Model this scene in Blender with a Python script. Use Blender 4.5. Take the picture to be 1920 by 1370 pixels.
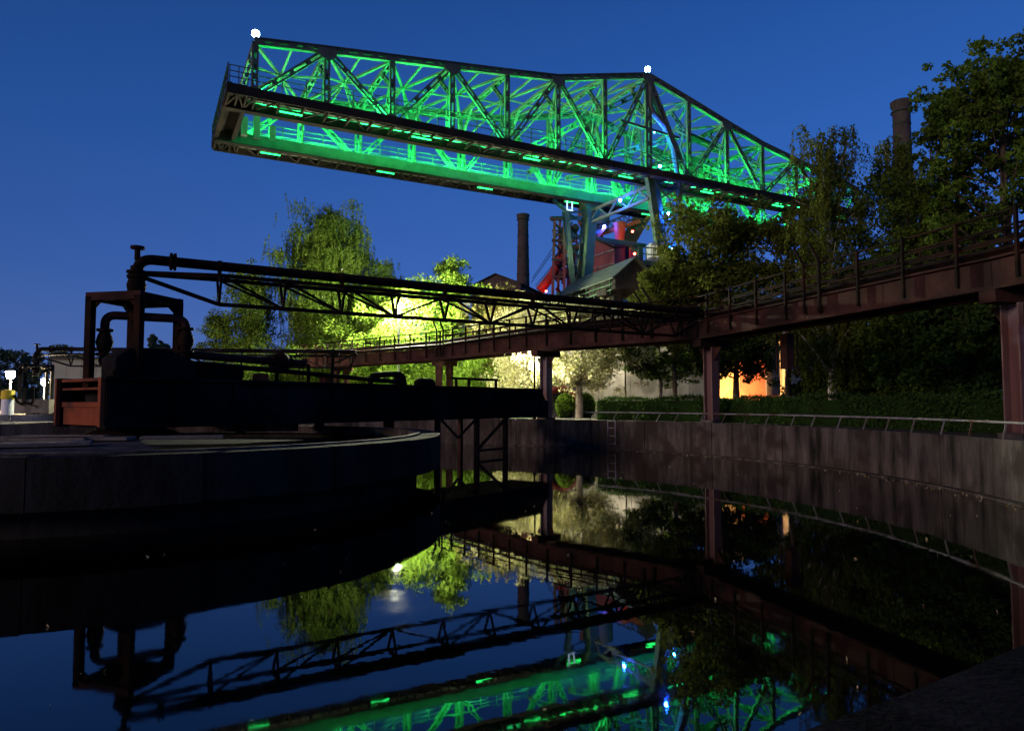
import bpy, math, random
import numpy as np
from mathutils import Vector as V, Matrix

for o in list(bpy.data.objects):
    bpy.data.objects.remove(o, do_unlink=True)
SC = bpy.context.scene
COL = SC.collection
rnd = random.Random(7)

# ------------------------------------------------------------------ camera
F, CX, CY, HY = 1300.0, 960.0, 685.0, 756.0
EYE = V((0, 0, 2.03))
PITCH = math.atan((HY - CY) / F)
cam = bpy.data.cameras.new('camera')
cam.sensor_width = 36.0
cam.lens = F / 1920 * 36.0
cam.clip_start, cam.clip_end = 0.1, 3000
camo = bpy.data.objects.new('camera', cam)
COL.objects.link(camo)
camo.location = EYE
camo.rotation_euler = (math.pi / 2 + PITCH, 0, 0)
SC.camera = camo

# ------------------------------------------------------------------ sky
world = bpy.data.worlds.new('World')
SC.world = world
world.use_nodes = True
wn, wl = world.node_tree.nodes, world.node_tree.links
wn.clear()
tc = wn.new('ShaderNodeTexCoord')
sep = wn.new('ShaderNodeSeparateXYZ')
ramp = wn.new('ShaderNodeValToRGB')
bg = wn.new('ShaderNodeBackground')
wo = wn.new('ShaderNodeOutputWorld')
wl.new(tc.outputs['Generated'], sep.inputs[0])
wl.new(sep.outputs['Z'], ramp.inputs[0])
cr = ramp.color_ramp
cr.elements[0].position = 0.0
cr.elements[0].color = (0.095, 0.160, 0.430, 1)
cr.elements[1].position = 1.0
cr.elements[1].color = (0.004, 0.016, 0.070, 1)
for pos, c in ((0.06, (0.074, 0.148, 0.430)), (0.18, (0.040, 0.116, 0.405)), (0.34, (0.021, 0.090, 0.345)), (0.50, (0.013, 0.064, 0.260)), (0.70, (0.006, 0.030, 0.130))):
    e = cr.elements.new(pos)
    e.color = (*c, 1)
# twilight: the side where the sun has set (to the right) stays lighter
dot = wn.new('ShaderNodeVectorMath'); dot.operation = 'DOT_PRODUCT'
dot.inputs[1].default_value = (0.94, 0.34, 0.0)
wl.new(tc.outputs['Generated'], dot.inputs[0])
mr = wn.new('ShaderNodeMapRange')
mr.inputs[1].default_value = -1.0; mr.inputs[2].default_value = 1.0
mr.inputs[3].default_value = 0.58; mr.inputs[4].default_value = 1.42
wl.new(dot.outputs['Value'], mr.inputs[0])
wl.new(mr.outputs[0], bg.inputs[1])
wl.new(ramp.outputs[0], bg.inputs[0])
wl.new(bg.outputs[0], wo.inputs[0])

# dim glow of the lit works to the left, behind the camera's shoulder
sun = bpy.data.lights.new('sun', 'SUN')
sun.energy = 1.15
sun.angle = math.radians(12)
sun.color = (1.0, 0.72, 0.62)
suno = bpy.data.objects.new('sun', sun)
COL.objects.link(suno)
suno.rotation_euler = V((0.74, 0.63, -0.23)).to_track_quat('-Z', 'Y').to_euler()

vs = SC.view_settings
vs.view_transform = 'Standard'
vs.look = 'None'
vs.exposure = 0.0
vs.gamma = 1.0
vs.use_curve_mapping = False

# ------------------------------------------------------------------ helpers
cp_, sp_ = math.cos(PITCH), math.sin(PITCH)
def P(px, py, d):
    u, v = (px - CX) / F, (CY - py) / F
    w = V((u, cp_ - v * sp_, sp_ + v * cp_))
    return EYE + w * (d / w.y)
def Z(py, d):
    return P(960, py, d).z
def XY(px, d):
    p = P(px, HY, d)
    return V((p.x, p.y))

class MB:
    def __init__(self):
        self.v, self.f = [], []
    def add(self, vs, fs):
        n = len(self.v)
        self.v += [tuple(q) for q in vs]
        self.f += [tuple(i + n for i in q) for q in fs]
        return self
    def frame(self, c, ax, ay, az):
        vs = [c + ax * sx + ay * sy + az * sz for sx in (-1, 1) for sy in (-1, 1) for sz in (-1, 1)]
        return self.add(vs, [(0, 1, 3, 2), (4, 6, 7, 5), (0, 4, 5, 1), (2, 3, 7, 6), (0, 2, 6, 4), (1, 5, 7, 3)])
    def box(self, c, sx, sy, sz, rz=0.0):
        c = V(c)
        x = V((math.cos(rz), math.sin(rz), 0))
        y = V((-math.sin(rz), math.cos(rz), 0))
        return self.frame(c, x * sx / 2, y * sy / 2, V((0, 0, sz / 2)))
    def beam(self, p, q, w, h, side=None):
        """box from p to q; w across 'side', h across the third axis"""
        p, q = V(p), V(q)
        d = q - p
        L = d.length
        if L < 1e-6:
            return self
        d /= L
        s = V(side) if side is not None else (V((0, 0, 1)).cross(d) if abs(d.z) < 0.95 else V((1, 0, 0)))
        s = (s - d * s.dot(d))
        if s.length < 1e-5:
            s = d.orthogonal()
        s.normalize()
        t = d.cross(s)
        return self.frame((p + q) / 2, d * L / 2, s * w / 2, t * h / 2)
    def laced(self, p, q, n, w=0.36, dep=0.3, bar=0.09, step=1.25, bl=0.3):
        """two flat bars joined by batten plates; n = normal of the truss plane"""
        p, q, n = V(p), V(q), V(n)
        d = (q - p)
        L = d.length
        d /= L
        s = n.cross(d).normalized()
        for k in (-1, 1):
            o = s * (k * (w - bar) / 2)
            self.beam(p + o, q + o, bar, dep, s)
        m = max(1, int(round(L / step)))
        for i in range(m + 1):
            c = p + d * (0.2 + (L - 0.4) * i / m)
            ll = bl * (1.6 if i in (0, m) else 1.0)
            for k in (-1, 1):
                self.frame(c + n.normalized() * (k * (dep / 2 - 0.012)), d * ll / 2, s * (w / 2 - 0.02), n.normalized() * 0.008)
        return self
    def tube(self, pts, r, n=10, cap=True):
        pts = [V(p) for p in pts]
        rs = r if isinstance(r, (list, tuple)) else [r] * len(pts)
        vs, fs = [], []
        prev = None
        for i, p in enumerate(pts):
            a = pts[max(i - 1, 0)]
            b = pts[min(i + 1, len(pts) - 1)]
            t = (b - a).normalized()
            if prev is None:
                x = t.orthogonal().normalized()
            else:
                x = (prev - t * prev.dot(t)).normalized()
            prev = x
            y = t.cross(x)
            for k in range(n):
                g = 2 * math.pi * k / n
                vs.append(p + (x * math.cos(g) + y * math.sin(g)) * rs[i])
        for i in range(len(pts) - 1):
            for k in range(n):
                k2 = (k + 1) % n
                fs.append((i * n + k, i * n + k2, (i + 1) * n + k2, (i + 1) * n + k))
        if cap:
            fs.append(tuple(range(n))[::-1])
            fs.append(tuple((len(pts) - 1) * n + k for k in range(n)))
        return self.add(vs, fs)
    def lathe(self, c, prof, n=20, axis=None):
        """prof = [(r, h)...] about axis at c"""
        c = V(c)
        z = V(axis).normalized() if axis is not None else V((0, 0, 1))
        x = z.orthogonal().normalized()
        y = z.cross(x)
        vs, fs = [], []
        for r, h in prof:
            for k in range(n):
                g = 2 * math.pi * k / n
                vs.append(c + z * h + (x * math.cos(g) + y * math.sin(g)) * r)
        for i in range(len(prof) - 1):
            for k in range(n):
                k2 = (k + 1) % n
                fs.append((i * n + k, i * n + k2, (i + 1) * n + k2, (i + 1) * n + k))
        fs.append(tuple(range(n))[::-1])
        fs.append(tuple((len(prof) - 1) * n + k for k in range(n)))
        return self.add(vs, fs)
    def prism(self, poly, off):
        """planar polygon (3-D points) pushed along off"""
        poly = [V(p) for p in poly]
        off = V(off)
        n = len(poly)
        vs = poly + [p + off for p in poly]
        fs = [tuple(range(n))[::-1], tuple(range(n, 2 * n))]
        for i in range(n):
            j = (i + 1) % n
            fs.append((i, j, n + j, n + i))
        return self.add(vs, fs)
    def arc(self, c, r0, r1, z0, z1, a0, a1, n=8):
        """solid piece of a ring"""
        vs, fs = [], []
        for i in range(n + 1):
            a = a0 + (a1 - a0) * i / n
            ca, sa = math.cos(a), math.sin(a)
            for r, z in ((r0, z0), (r1, z0), (r1, z1), (r0, z1)):
                vs.append((c[0] + r * ca, c[1] + r * sa, z))
        for i in range(n):
            for k in range(4):
                k2 = (k + 1) % 4
                fs.append((i * 4 + k, i * 4 + k2, (i + 1) * 4 + k2, (i + 1) * 4 + k))
        fs.append((0, 3, 2, 1))
        fs.append(tuple(n * 4 + k for k in range(4)))
        return self.add(vs, fs)
    def build(self, name, mat, parent=None, smooth=False, bevel=0):
        me = bpy.data.meshes.new(name)
        me.from_pydata(self.v, [], self.f)
        me.update()
        import bmesh
        b = bmesh.new()
        b.from_mesh(me)
        bmesh.ops.recalc_face_normals(b, faces=b.faces)
        b.to_mesh(me)
        b.free()
        if smooth:
            me.polygons.foreach_set('use_smooth', [True] * len(me.polygons))
            me.set_sharp_from_angle(angle=math.radians(40))
        me.materials.append(M[mat])
        o = bpy.data.objects.new(name, me)
        COL.objects.link(o)
        if parent is not None:
            put(o, parent)
        if bevel:
            bv = o.modifiers.new('bevel', 'BEVEL')
            bv.width = bevel
            bv.segments = 1
            bv.limit_method = 'ANGLE'
        return o

def world_loc(o):
    l = V(o.location)
    while o.parent is not None:
        o = o.parent
        l = l + V(o.location)
    return l
def put(o, parent):
    """child whose mesh is written in world coordinates"""
    o.parent = parent
    o.location = -world_loc(parent)
def tag(o, label=None, cat=None, group=None, kind=None):
    if label: o['label'] = label
    if cat: o['category'] = cat
    if group: o['group'] = group
    if kind: o['kind'] = kind
    return o
def thing(name, loc, label, cat, group=None):
    o = bpy.data.objects.new(name, None)
    o.empty_display_size = 0.3
    COL.objects.link(o)
    o.location = loc
    return tag(o, label, cat, group)
def elbow(a, c, b, r=0.25, n=6):
    """points of a rounded corner a-c-b"""
    a, c, b = V(a), V(c), V(b)
    p = c + (a - c).normalized() * r
    q = c + (b - c).normalized() * r
    return [(p * (1 - t) ** 2 + c * 2 * t * (1 - t) + q * t * t) for t in [i / n for i in range(n + 1)]]
def piperun(pts, r=0.25):
    out = [V(pts[0])]
    for i in range(1, len(pts) - 1):
        out += elbow(pts[i - 1], pts[i], pts[i + 1], r)
    out.append(V(pts[-1]))
    return out
def spread(a, b, n):
    return [V(a).lerp(V(b), i / (n - 1)) for i in range(n)]

# ------------------------------------------------------------------ materials
M = {}
def mat(name, c1, c2, rough=0.8, scale=2.0, metal=0.0, bump=0.15, streak=False, spec=0.3, c3=None, detail=6.0, bscale=None):
    m = bpy.data.materials.new(name)
    m.use_nodes = True
    nt = m.node_tree
    N, L = nt.nodes, nt.links
    b = N['Principled BSDF']
    tcn = N.new('ShaderNodeTexCoord')
    geo = N.new('ShaderNodeNewGeometry')
    mp = N.new('ShaderNodeMapping')
    L.new(geo.outputs['Position'], mp.inputs[0])
    mp.inputs['Scale'].default_value = (1, 1, 0.16) if streak else (1, 1, 1)
    nz = N.new('ShaderNodeTexNoise')
    nz.inputs['Scale'].default_value = scale
    nz.inputs['Detail'].default_value = detail
    nz.inputs['Roughness'].default_value = 0.65
    L.new(mp.outputs[0], nz.inputs['Vector'])
    rp = N.new('ShaderNodeValToRGB')
    rp.color_ramp.elements[0].position = 0.35
    rp.color_ramp.elements[1].position = 0.66
    rp.color_ramp.elements[0].color = (*c1, 1)
    rp.color_ramp.elements[1].color = (*c2, 1)
    L.new(nz.outputs['Fac'], rp.inputs[0])
    out = rp.outputs[0]
    if c3 is not None:
        n2 = N.new('ShaderNodeTexNoise')
        n2.inputs['Scale'].default_value = scale * 0.37
        n2.inputs['Detail'].default_value = 8
        L.new(geo.outputs['Position'], n2.inputs['Vector'])
        r2 = N.new('ShaderNodeValToRGB')
        r2.color_ramp.elements[0].position = 0.50
        r2.color_ramp.elements[1].position = 0.62
        L.new(n2.outputs['Fac'], r2.inputs[0])
        mx = N.new('ShaderNodeMix')
        mx.data_type = 'RGBA'
        L.new(r2.outputs[0], mx.inputs[0])
        L.new(out, mx.inputs[6])
        mx.inputs[7].default_value = (*c3, 1)
        out = mx.outputs[2]
    L.new(out, b.inputs['Base Color'])
    b.inputs['Roughness'].default_value = rough
    b.inputs['Metallic'].default_value = metal
    b.inputs['Specular IOR Level'].default_value = spec
    if bump:
        n3 = N.new('ShaderNodeTexNoise')
        n3.inputs['Scale'].default_value = bscale or scale * 6
        n3.inputs['Detail'].default_value = 5
        L.new(geo.outputs['Position'], n3.inputs['Vector'])
        bp = N.new('ShaderNodeBump')
        bp.inputs['Strength'].default_value = bump
        bp.inputs['Distance'].default_value = 0.05
        L.new(n3.outputs['Fac'], bp.inputs['Height'])
        L.new(bp.outputs[0], b.inputs['Normal'])
    M[name] = m
    return m
def leafmat(name, c1, c2, trans=0.45):
    m = bpy.data.materials.new(name)
    m.use_nodes = True
    nt = m.node_tree
    N, L = nt.nodes, nt.links
    N.clear()
    o = N.new('ShaderNodeOutputMaterial')
    at = N.new('ShaderNodeAttribute')
    at.attribute_name = 'tint'
    mx = N.new('ShaderNodeMix')
    mx.data_type = 'RGBA'
    mx.inputs[6].default_value = (*c1, 1)
    mx.inputs[7].default_value = (*c2, 1)
    L.new(at.outputs['Fac'], mx.inputs[0])
    d = N.new('ShaderNodeBsdfDiffuse')
    t = N.new('ShaderNodeBsdfTranslucent')
    s = N.new('ShaderNodeMixShader')
    s.inputs[0].default_value = trans
    L.new(mx.outputs[2], d.inputs[0])
    L.new(mx.outputs[2], t.inputs[0])
    L.new(d.outputs[0], s.inputs[1])
    L.new(t.outputs[0], s.inputs[2])
    L.new(s.outputs[0], o.inputs[0])
    M[name] = m
def glow(name, c, s):
    m = bpy.data.materials.new(name)
    m.use_nodes = True
    N, L = m.node_tree.nodes, m.node_tree.links
    N.clear()
    o = N.new('ShaderNodeOutputMaterial')
    e = N.new('ShaderNodeEmission')
    e.inputs[0].default_value = (*c, 1)
    e.inputs[1].default_value = s
    L.new(e.outputs[0], o.inputs[0])
    M[name] = m

mat('black_steel', (0.0050, 0.0040, 0.0035), (0.0150, 0.0090, 0.0065), 0.8, 3.0, 0.0, 0.2, c3=(0.0275, 0.0110, 0.0065), spec=0.06)
mat('rust_steel', (0.0312, 0.0134, 0.0115), (0.0648, 0.0288, 0.0240), 0.85, 1.6, 0.0, 0.25, c3=(0.0240, 0.0125, 0.0115), spec=0.08)
mat('rust_orange', (0.1800, 0.0375, 0.0100), (0.2900, 0.0675, 0.0200), 0.8, 1.8, 0.0, 0.25, c3=(0.0700, 0.0225, 0.0150))
mat('column_paint', (0.1200, 0.0525, 0.0475), (0.1800, 0.1050, 0.1000), 0.75, 1.1, 0.0, 0.2, True, c3=(0.2600, 0.2100, 0.2200))
mat('crane_paint', (0.0638, 0.0808, 0.0680), (0.1020, 0.1190, 0.1020), 0.7, 1.3, 0.0, 0.08, spec=0.12)
mat('crane_dark', (0.0120, 0.0120, 0.0108), (0.0240, 0.0240, 0.0204), 0.8, 1.3, 0.0, 0.08, c3=(0.0330, 0.0252, 0.0192), spec=0.08)
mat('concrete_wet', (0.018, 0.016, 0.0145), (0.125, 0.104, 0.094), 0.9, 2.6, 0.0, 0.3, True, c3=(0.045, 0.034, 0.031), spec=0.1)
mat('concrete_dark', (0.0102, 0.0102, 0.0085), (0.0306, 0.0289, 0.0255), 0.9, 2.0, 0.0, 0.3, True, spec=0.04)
mat('lip_black', (0.006, 0.006, 0.005), (0.020, 0.018, 0.017), 0.95, 6.0, 0.0, 0.4, spec=0.03)  # near-black mottled tone for the overflow lip
mat('concrete_pale', (0.22, 0.195, 0.16), (0.40, 0.365, 0.31), 0.9, 1.6, 0.0, 0.4, True, c3=(0.13, 0.115, 0.095))
mat('plank_grey', (0.1000, 0.0850, 0.0700), (0.1700, 0.1500, 0.1250), 0.9, 5.0, 0.0, 0.3)
mat('box_steel', (0.0042, 0.0036, 0.0036), (0.0108, 0.0090, 0.0084), 0.75, 1.5, 0.0, 0.2, c3=(0.0190, 0.0170, 0.0180), spec=0.07)
mat('rail_grey', (0.20, 0.19, 0.195), (0.34, 0.33, 0.335), 0.55, 3, 0.1, 0.05, c3=(0.12, 0.07, 0.05))
mat('soil', (0.0300, 0.0270, 0.0180), (0.0600, 0.0510, 0.0360), 0.95, 0.7, 0.0, 0.4, c3=(0.0210, 0.0360, 0.0120))
mat('bark', (0.055, 0.040, 0.028), (0.12, 0.09, 0.065), 0.9, 6, 0.0, 0.5)
mat('bark_pale', (0.26, 0.22, 0.17), (0.36, 0.32, 0.26), 0.9, 5, 0.0, 0.4, c3=(0.14, 0.12, 0.09))
mat('bark_birch', (0.55, 0.53, 0.48), (0.66, 0.64, 0.60), 0.8, 5, 0.0, 0.2, c3=(0.10, 0.09, 0.08))
mat('brick_dark', (0.0570, 0.0312, 0.0348), (0.0900, 0.0510, 0.0570), 0.9, 1.5, 0.0, 0.2, c3=(0.0450, 0.0252, 0.0276))
mat('brick_red', (0.22, 0.070, 0.062), (0.31, 0.105, 0.090), 0.85, 1.0, 0.0, 0.1, c3=(0.17, 0.06, 0.055))
mat('roof_dark', (0.0300, 0.0300, 0.0330), (0.0510, 0.0510, 0.0540), 0.8, 1.0, 0.0, 0.1)
mat('roof_green', (0.0360, 0.0504, 0.0378), (0.0504, 0.0666, 0.0504), 0.7, 1.0, 0.0, 0.1)
mat('paint_green', (0.040, 0.085, 0.048), (0.070, 0.125, 0.078), 0.65, 1.0, 0.0, 0.1, spec=0.15)
mat('red_lit_steel', (0.42, 0.035, 0.025), (0.58, 0.065, 0.04), 0.6, 1.5, 0.0, 0.1, c3=(0.30, 0.04, 0.03))  # red lamp light put into the colour of the furnace cone, beams and pipe
mat('dark_red', (0.10, 0.012, 0.010), (0.16, 0.022, 0.018), 0.7, 2.0, 0.0, 0.1)
mat('hall_wall', (0.2100, 0.2300, 0.2150), (0.2500, 0.2700, 0.2500), 0.8, 0.5, 0.0, 0.05)
mat('yellow_paint', (0.75, 0.55, 0.03), (0.80, 0.62, 0.06), 0.5, 2, 0.0, 0.05)
mat('white_paint', (0.72, 0.72, 0.70), (0.80, 0.80, 0.78), 0.5, 2, 0.0, 0.05)
mat('lamp_metal', (0.45, 0.45, 0.43), (0.55, 0.55, 0.53), 0.5, 2, 0.3, 0.05)
leafmat('leaf_green', (0.045, 0.085, 0.012), (0.125, 0.185, 0.030))
leafmat('leaf_olive', (0.055, 0.080, 0.012), (0.140, 0.165, 0.030))
leafmat('leaf_lime', (0.090, 0.165, 0.018), (0.180, 0.270, 0.040), 0.5)
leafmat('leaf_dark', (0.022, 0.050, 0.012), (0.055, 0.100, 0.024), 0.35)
leafmat('leaf_blossom', (0.30, 0.31, 0.09), (0.62, 0.57, 0.36), 0.45)
leafmat('leaf_brush', (0.13, 0.12, 0.03), (0.26, 0.23, 0.08), 0.4)
leafmat('leaf_far', (0.07, 0.11, 0.06), (0.12, 0.16, 0.09), 0.3)
leafmat('leaf_litter', (0.25, 0.16, 0.07), (0.45, 0.40, 0.25), 0.1)
GREEN = (0.022, 1.0, 0.17)
glow('glow_green', GREEN, 1050)
glow('glow_green_soft', (0.03, 1.0, 0.28), 380)
glow('glow_green_dim', GREEN, 5)
glow('glow_blue', (0.015, 0.10, 1.0), 2600)
glow('glow_beacon', (0.35, 0.62, 1.0), 60)
glow('glow_street', (1.0, 1.0, 0.70), 25000)
glow('glow_assumed_path', (1.0, 0.97, 0.72), 13000)
glow('glow_assumed_path_soft', (1.0, 0.93, 0.70), 1500)
glow('glow_warm', (1.0, 0.78, 0.45), 2200)
glow('glow_assumed_sodium', (1.0, 0.46, 0.10), 2000)
glow('glow_red', (1.0, 0.04, 0.02), 110)
glow('glow_sign', (0.55, 0.78, 1.0), 1.6)
glow('glow_window', (0.95, 0.90, 0.62), 0.35)

w = bpy.data.materials.new('water')
w.use_nodes = True
N, L = w.node_tree.nodes, w.node_tree.links
b = N['Principled BSDF']
b.inputs['Base Color'].default_value = (0.0012, 0.0018, 0.0016, 1)
b.inputs['Roughness'].default_value = 0.022
b.inputs['IOR'].default_value = 1.62
g = N.new('ShaderNodeNewGeometry')
n1 = N.new('ShaderNodeTexNoise'); n1.inputs['Scale'].default_value = 2.2; n1.inputs['Detail'].default_value = 3
n2 = N.new('ShaderNodeTexNoise'); n2.inputs['Scale'].default_value = 0.25
L.new(g.outputs['Position'], n1.inputs['Vector'])
L.new(g.outputs['Position'], n2.inputs['Vector'])
mm = N.new('ShaderNodeMath'); mm.operation = 'MULTIPLY'
L.new(n1.outputs['Fac'], mm.inputs[0]); L.new(n2.outputs['Fac'], mm.inputs[1])
bp = N.new('ShaderNodeBump'); bp.inputs['Strength'].default_value = 0.016; bp.inputs['Distance'].default_value = 0.08
L.new(mm.outputs[0], bp.inputs['Height']); L.new(bp.outputs[0], b.inputs['Normal'])
n4 = N.new('ShaderNodeTexNoise'); n4.inputs['Scale'].default_value = 0.55; n4.inputs['Detail'].default_value = 7; n4.inputs['Roughness'].default_value = 0.7
L.new(g.outputs['Position'], n4.inputs['Vector'])
m4 = N.new('ShaderNodeMapRange')
m4.inputs[1].default_value = 0.45; m4.inputs[2].default_value = 0.72; m4.inputs[3].default_value = 0.012; m4.inputs[4].default_value = 0.065
L.new(n4.outputs['Fac'], m4.inputs[0]); L.new(m4.outputs[0], b.inputs['Roughness'])
M['water'] = w

# ------------------------------------------------------------------ ground, basin, water
BC = V((-8.1, 17.1)); BR = 18.6; GZ = 1.23
def ring_mesh(c, r0, radii, z, n=128):
    mb = MB()
    rr = [r0] + radii
    vs = []
    for r in rr:
        for k in range(n):
            a = 2 * math.pi * k / n
            vs.append((c[0] + r * math.cos(a), c[1] + r * math.sin(a), z))
    fs = []
    for i in range(len(rr) - 1):
        for k in range(n):
            k2 = (k + 1) % n
            fs.append((i * n + k, i * n + k2, (i + 1) * n + k2, (i + 1) * n + k))
    mb.add(vs, fs)
    return mb
tag(ring_mesh(BC, BR + 0.30, [22, 30, 60, 150, 900], GZ).build('ground', 'soil'), 'dark bare ground round the settling basin', kind='structure')
wm = MB()
wm.add([(BC.x + (BR + .1) * math.cos(2 * math.pi * k / 128), BC.y + (BR + .1) * math.sin(2 * math.pi * k / 128), 0) for k in range(128)], [tuple(range(128))])
tag(wm.build('water', 'water'), 'still black water of the round basin', kind='structure')

ap = MB().beam((-52, 38.5, GZ + .004), (-19.5, 38.5, GZ + .004), 30, .003, (0, 1, 0)).build('lit_ground_sheet', 'concrete_pale')  # pale sheet lifts the brightness of the lamp-lit ground
tag(ap, 'pale ground sheet under the left lamps, lamplight put into its colour', kind='structure')
bw = thing('basin_wall', (BC.x, BC.y, 0), 'stained concrete wall round the dark water of the basin', 'wall')
NP = 34
for i in range(NP):
    a0, a1 = 2 * math.pi * i / NP, 2 * math.pi * (i + 1) / NP
    g = 0.012 / BR
    off = rnd.uniform(-.012, .012)
    MB().arc(BC, BR + off, BR + .36, -.6, GZ + .04 + rnd.uniform(-.006, .006), a0 + g, a1 - g, 8).build('panel', 'concrete_wet', bw)
MB().arc(BC, BR - .22, BR + .05, -.5, .045, math.radians(-40), math.radians(70), 60).build('ledge', 'concrete_wet', bw)
# thick overflow lip right below the camera
MB().arc(BC, 17.72, BR - .015, .35, GZ + .01, math.radians(-66), math.radians(-38), 24).build('overflow_lip', 'lip_black', bw)

# leaning railing on the wall
ra = thing('basin_railing', (BC.x + BR, BC.y, GZ), 'low leaning metal railing along the basin wall', 'railing')
A0, A1 = math.radians(-16), math.radians(52)
pts = [(BC.x + (BR + .02) * math.cos(a), BC.y + (BR + .02) * math.sin(a), GZ + .40) for a in [A0 + (A1 - A0) * i / 60 for i in range(61)]]
MB().tube(pts, .028, 8).build('rail', 'rail_grey', ra, True)
na = 20
for i in range(na):
    a = A0 + (A1 - A0) * (i + .5 + rnd.uniform(-.12, .12)) / na
    p = V((BC.x + (BR + .10) * math.cos(a + .016), BC.y + (BR + .10) * math.sin(a + .016), GZ + .03))
    q = V((BC.x + (BR + .02) * math.cos(a), BC.y + (BR + .02) * math.sin(a), GZ + .40))
    MB().beam(p, q, .036, .016).build('post', 'rail_grey', ra)
# ladder on the far wall
la = math.atan2(XY(1131, 30.3).y - BC.y, XY(1131, 30.3).x - BC.x)
lr = V((math.cos(la), math.sin(la), 0)); lt = V((-lr.y, lr.x, 0))
lb = V((BC.x, BC.y, 0)) + lr * (BR - .09)
ld = thing('wall_ladder', lb, 'small metal ladder hanging on the basin wall', 'ladder')
for s in (-1, 1):
    MB().beam(lb + lt * (.2 * s) + V((0, 0, .22)), lb + lt * (.2 * s) + V((0, 0, GZ + .08)), .04, .04).build('stile', 'rail_grey', ld)
for z in (.25, .60, .95, 1.25):
    MB().beam(lb - lt * .2 + V((0, 0, z)), lb + lt * .2 + V((0, 0, z)), .03, .03).build('rung', 'rail_grey', ld)

# ------------------------------------------------------------------ round platform in the basin
PC = V((-9.3, 17.15))
pf = thing('round_platform', (PC.x, PC.y, 0), 'round concrete platform standing in the middle of the basin', 'platform')
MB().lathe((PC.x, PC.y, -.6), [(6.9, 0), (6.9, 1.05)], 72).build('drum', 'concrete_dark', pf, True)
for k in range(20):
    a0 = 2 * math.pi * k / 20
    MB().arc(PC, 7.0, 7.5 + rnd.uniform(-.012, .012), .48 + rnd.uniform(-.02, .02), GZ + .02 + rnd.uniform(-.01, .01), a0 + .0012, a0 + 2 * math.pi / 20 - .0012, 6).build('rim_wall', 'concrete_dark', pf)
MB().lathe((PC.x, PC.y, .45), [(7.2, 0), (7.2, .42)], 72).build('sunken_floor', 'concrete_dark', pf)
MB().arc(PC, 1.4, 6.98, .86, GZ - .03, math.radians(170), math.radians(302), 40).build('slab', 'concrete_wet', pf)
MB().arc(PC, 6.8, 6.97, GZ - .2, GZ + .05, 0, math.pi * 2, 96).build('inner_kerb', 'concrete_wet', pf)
for (px, d, l, wd, rz) in ((130, 15.2, 2.6, .55, .15), (60, 15.0, 2.4, .5, .12), (345, 15.9, 1.7, .5, .35), (120, 16.1, 2.0, .45, .1), (70, 13.2, 1.8, .8, .5)):
    c = XY(px, d)
    MB().box((c.x, c.y, GZ + .03), l, wd, .07, rz).build('plank', 'plank_grey', pf, bevel=.01)
# low curb walls behind the pivot
for (a, b2, dep) in ((300, 560, 20.5), (0, 180, 18.2)):
    p, q = XY(a, dep), XY(b2, dep + 1.0)
    MB().beam((p.x, p.y, GZ + .1), (q.x, q.y, GZ + .1), .2, .3).build('curb', 'concrete_wet', pf)

# ------------------------------------------------------------------ swinging trough, pivot
c0 = XY(198, 15.9); c1 = XY(1014, 30.0)
TA = V((c1.x - c0.x, c1.y - c0.y, 0)); TL = TA.length; TA.normalize()
TP = V((-TA.y, TA.x, 0))
UP = V((0, 0, 1))
TO = V((c0.x, c0.y, 0))
def T(s, t, z):
    return TO + TA * s + TP * t + UP * z
ZB, ZT, TW = 1.50, 2.62, 2.6
tr = thing('trough_bridge', T(1, 1.1, GZ), 'long black steel trough reaching from the pivot over the water', 'trough')
npan = 11
for i in range(npan):
    s0, s1 = TL * i / npan, TL * (i + 1) / npan - .02
    bul = .05 + .05 * rnd.random()
    prof_ = [T(s0 + .02, .10, ZB)] + [T(s0 + .02, .06 - bul * math.sin(math.pi * k / 8) ** .7, ZB + (ZT - ZB) * k / 8) for k in range(9)] + [T(s0 + .02, .10, ZT)]
    MB().prism(prof_, TA * (s1 - s0 - .02)).build('side_plate', 'box_steel', tr, True)
    MB().beam(T(s0, TW, (ZB + ZT) / 2), T(s1, TW, (ZB + ZT) / 2), .06, ZT - ZB, TP).build('side_plate', 'box_steel', tr)
    MB().beam(T(s1 + .01, -.03, ZB), T(s1 + .01, -.03, ZT), .09, .06, TP).build('stiffener', 'box_steel', tr)
MB().beam(T(.2, TW / 2, ZB - .03), T(TL, TW / 2, ZB - .03), TW, .06, TP).build('bottom_plate', 'box_steel', tr)
MB().beam(T(.2, TW / 2, ZT - .25), T(TL, TW / 2, ZT - .25), TW - .1, .04, TP).build('deck_plate', 'box_steel', tr)
for t in (-.04, TW + .04):
    for z in (ZB - .02, ZT):
        MB().beam(T(-.05, t, z), T(TL, t, z), .16, .07, TP).build('flange', 'box_steel', tr)
# tapered tip
MB().prism([T(TL, -.02, ZT - .02), T(TL + .35, -.02, ZT - .45), T(TL + .55, -.02, ZT - .50), T(TL + .55, -.02, ZB - .1), T(TL, -.02, ZB - .02)], TP * (TW * .8)).build('tip', 'box_steel', tr)
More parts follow.
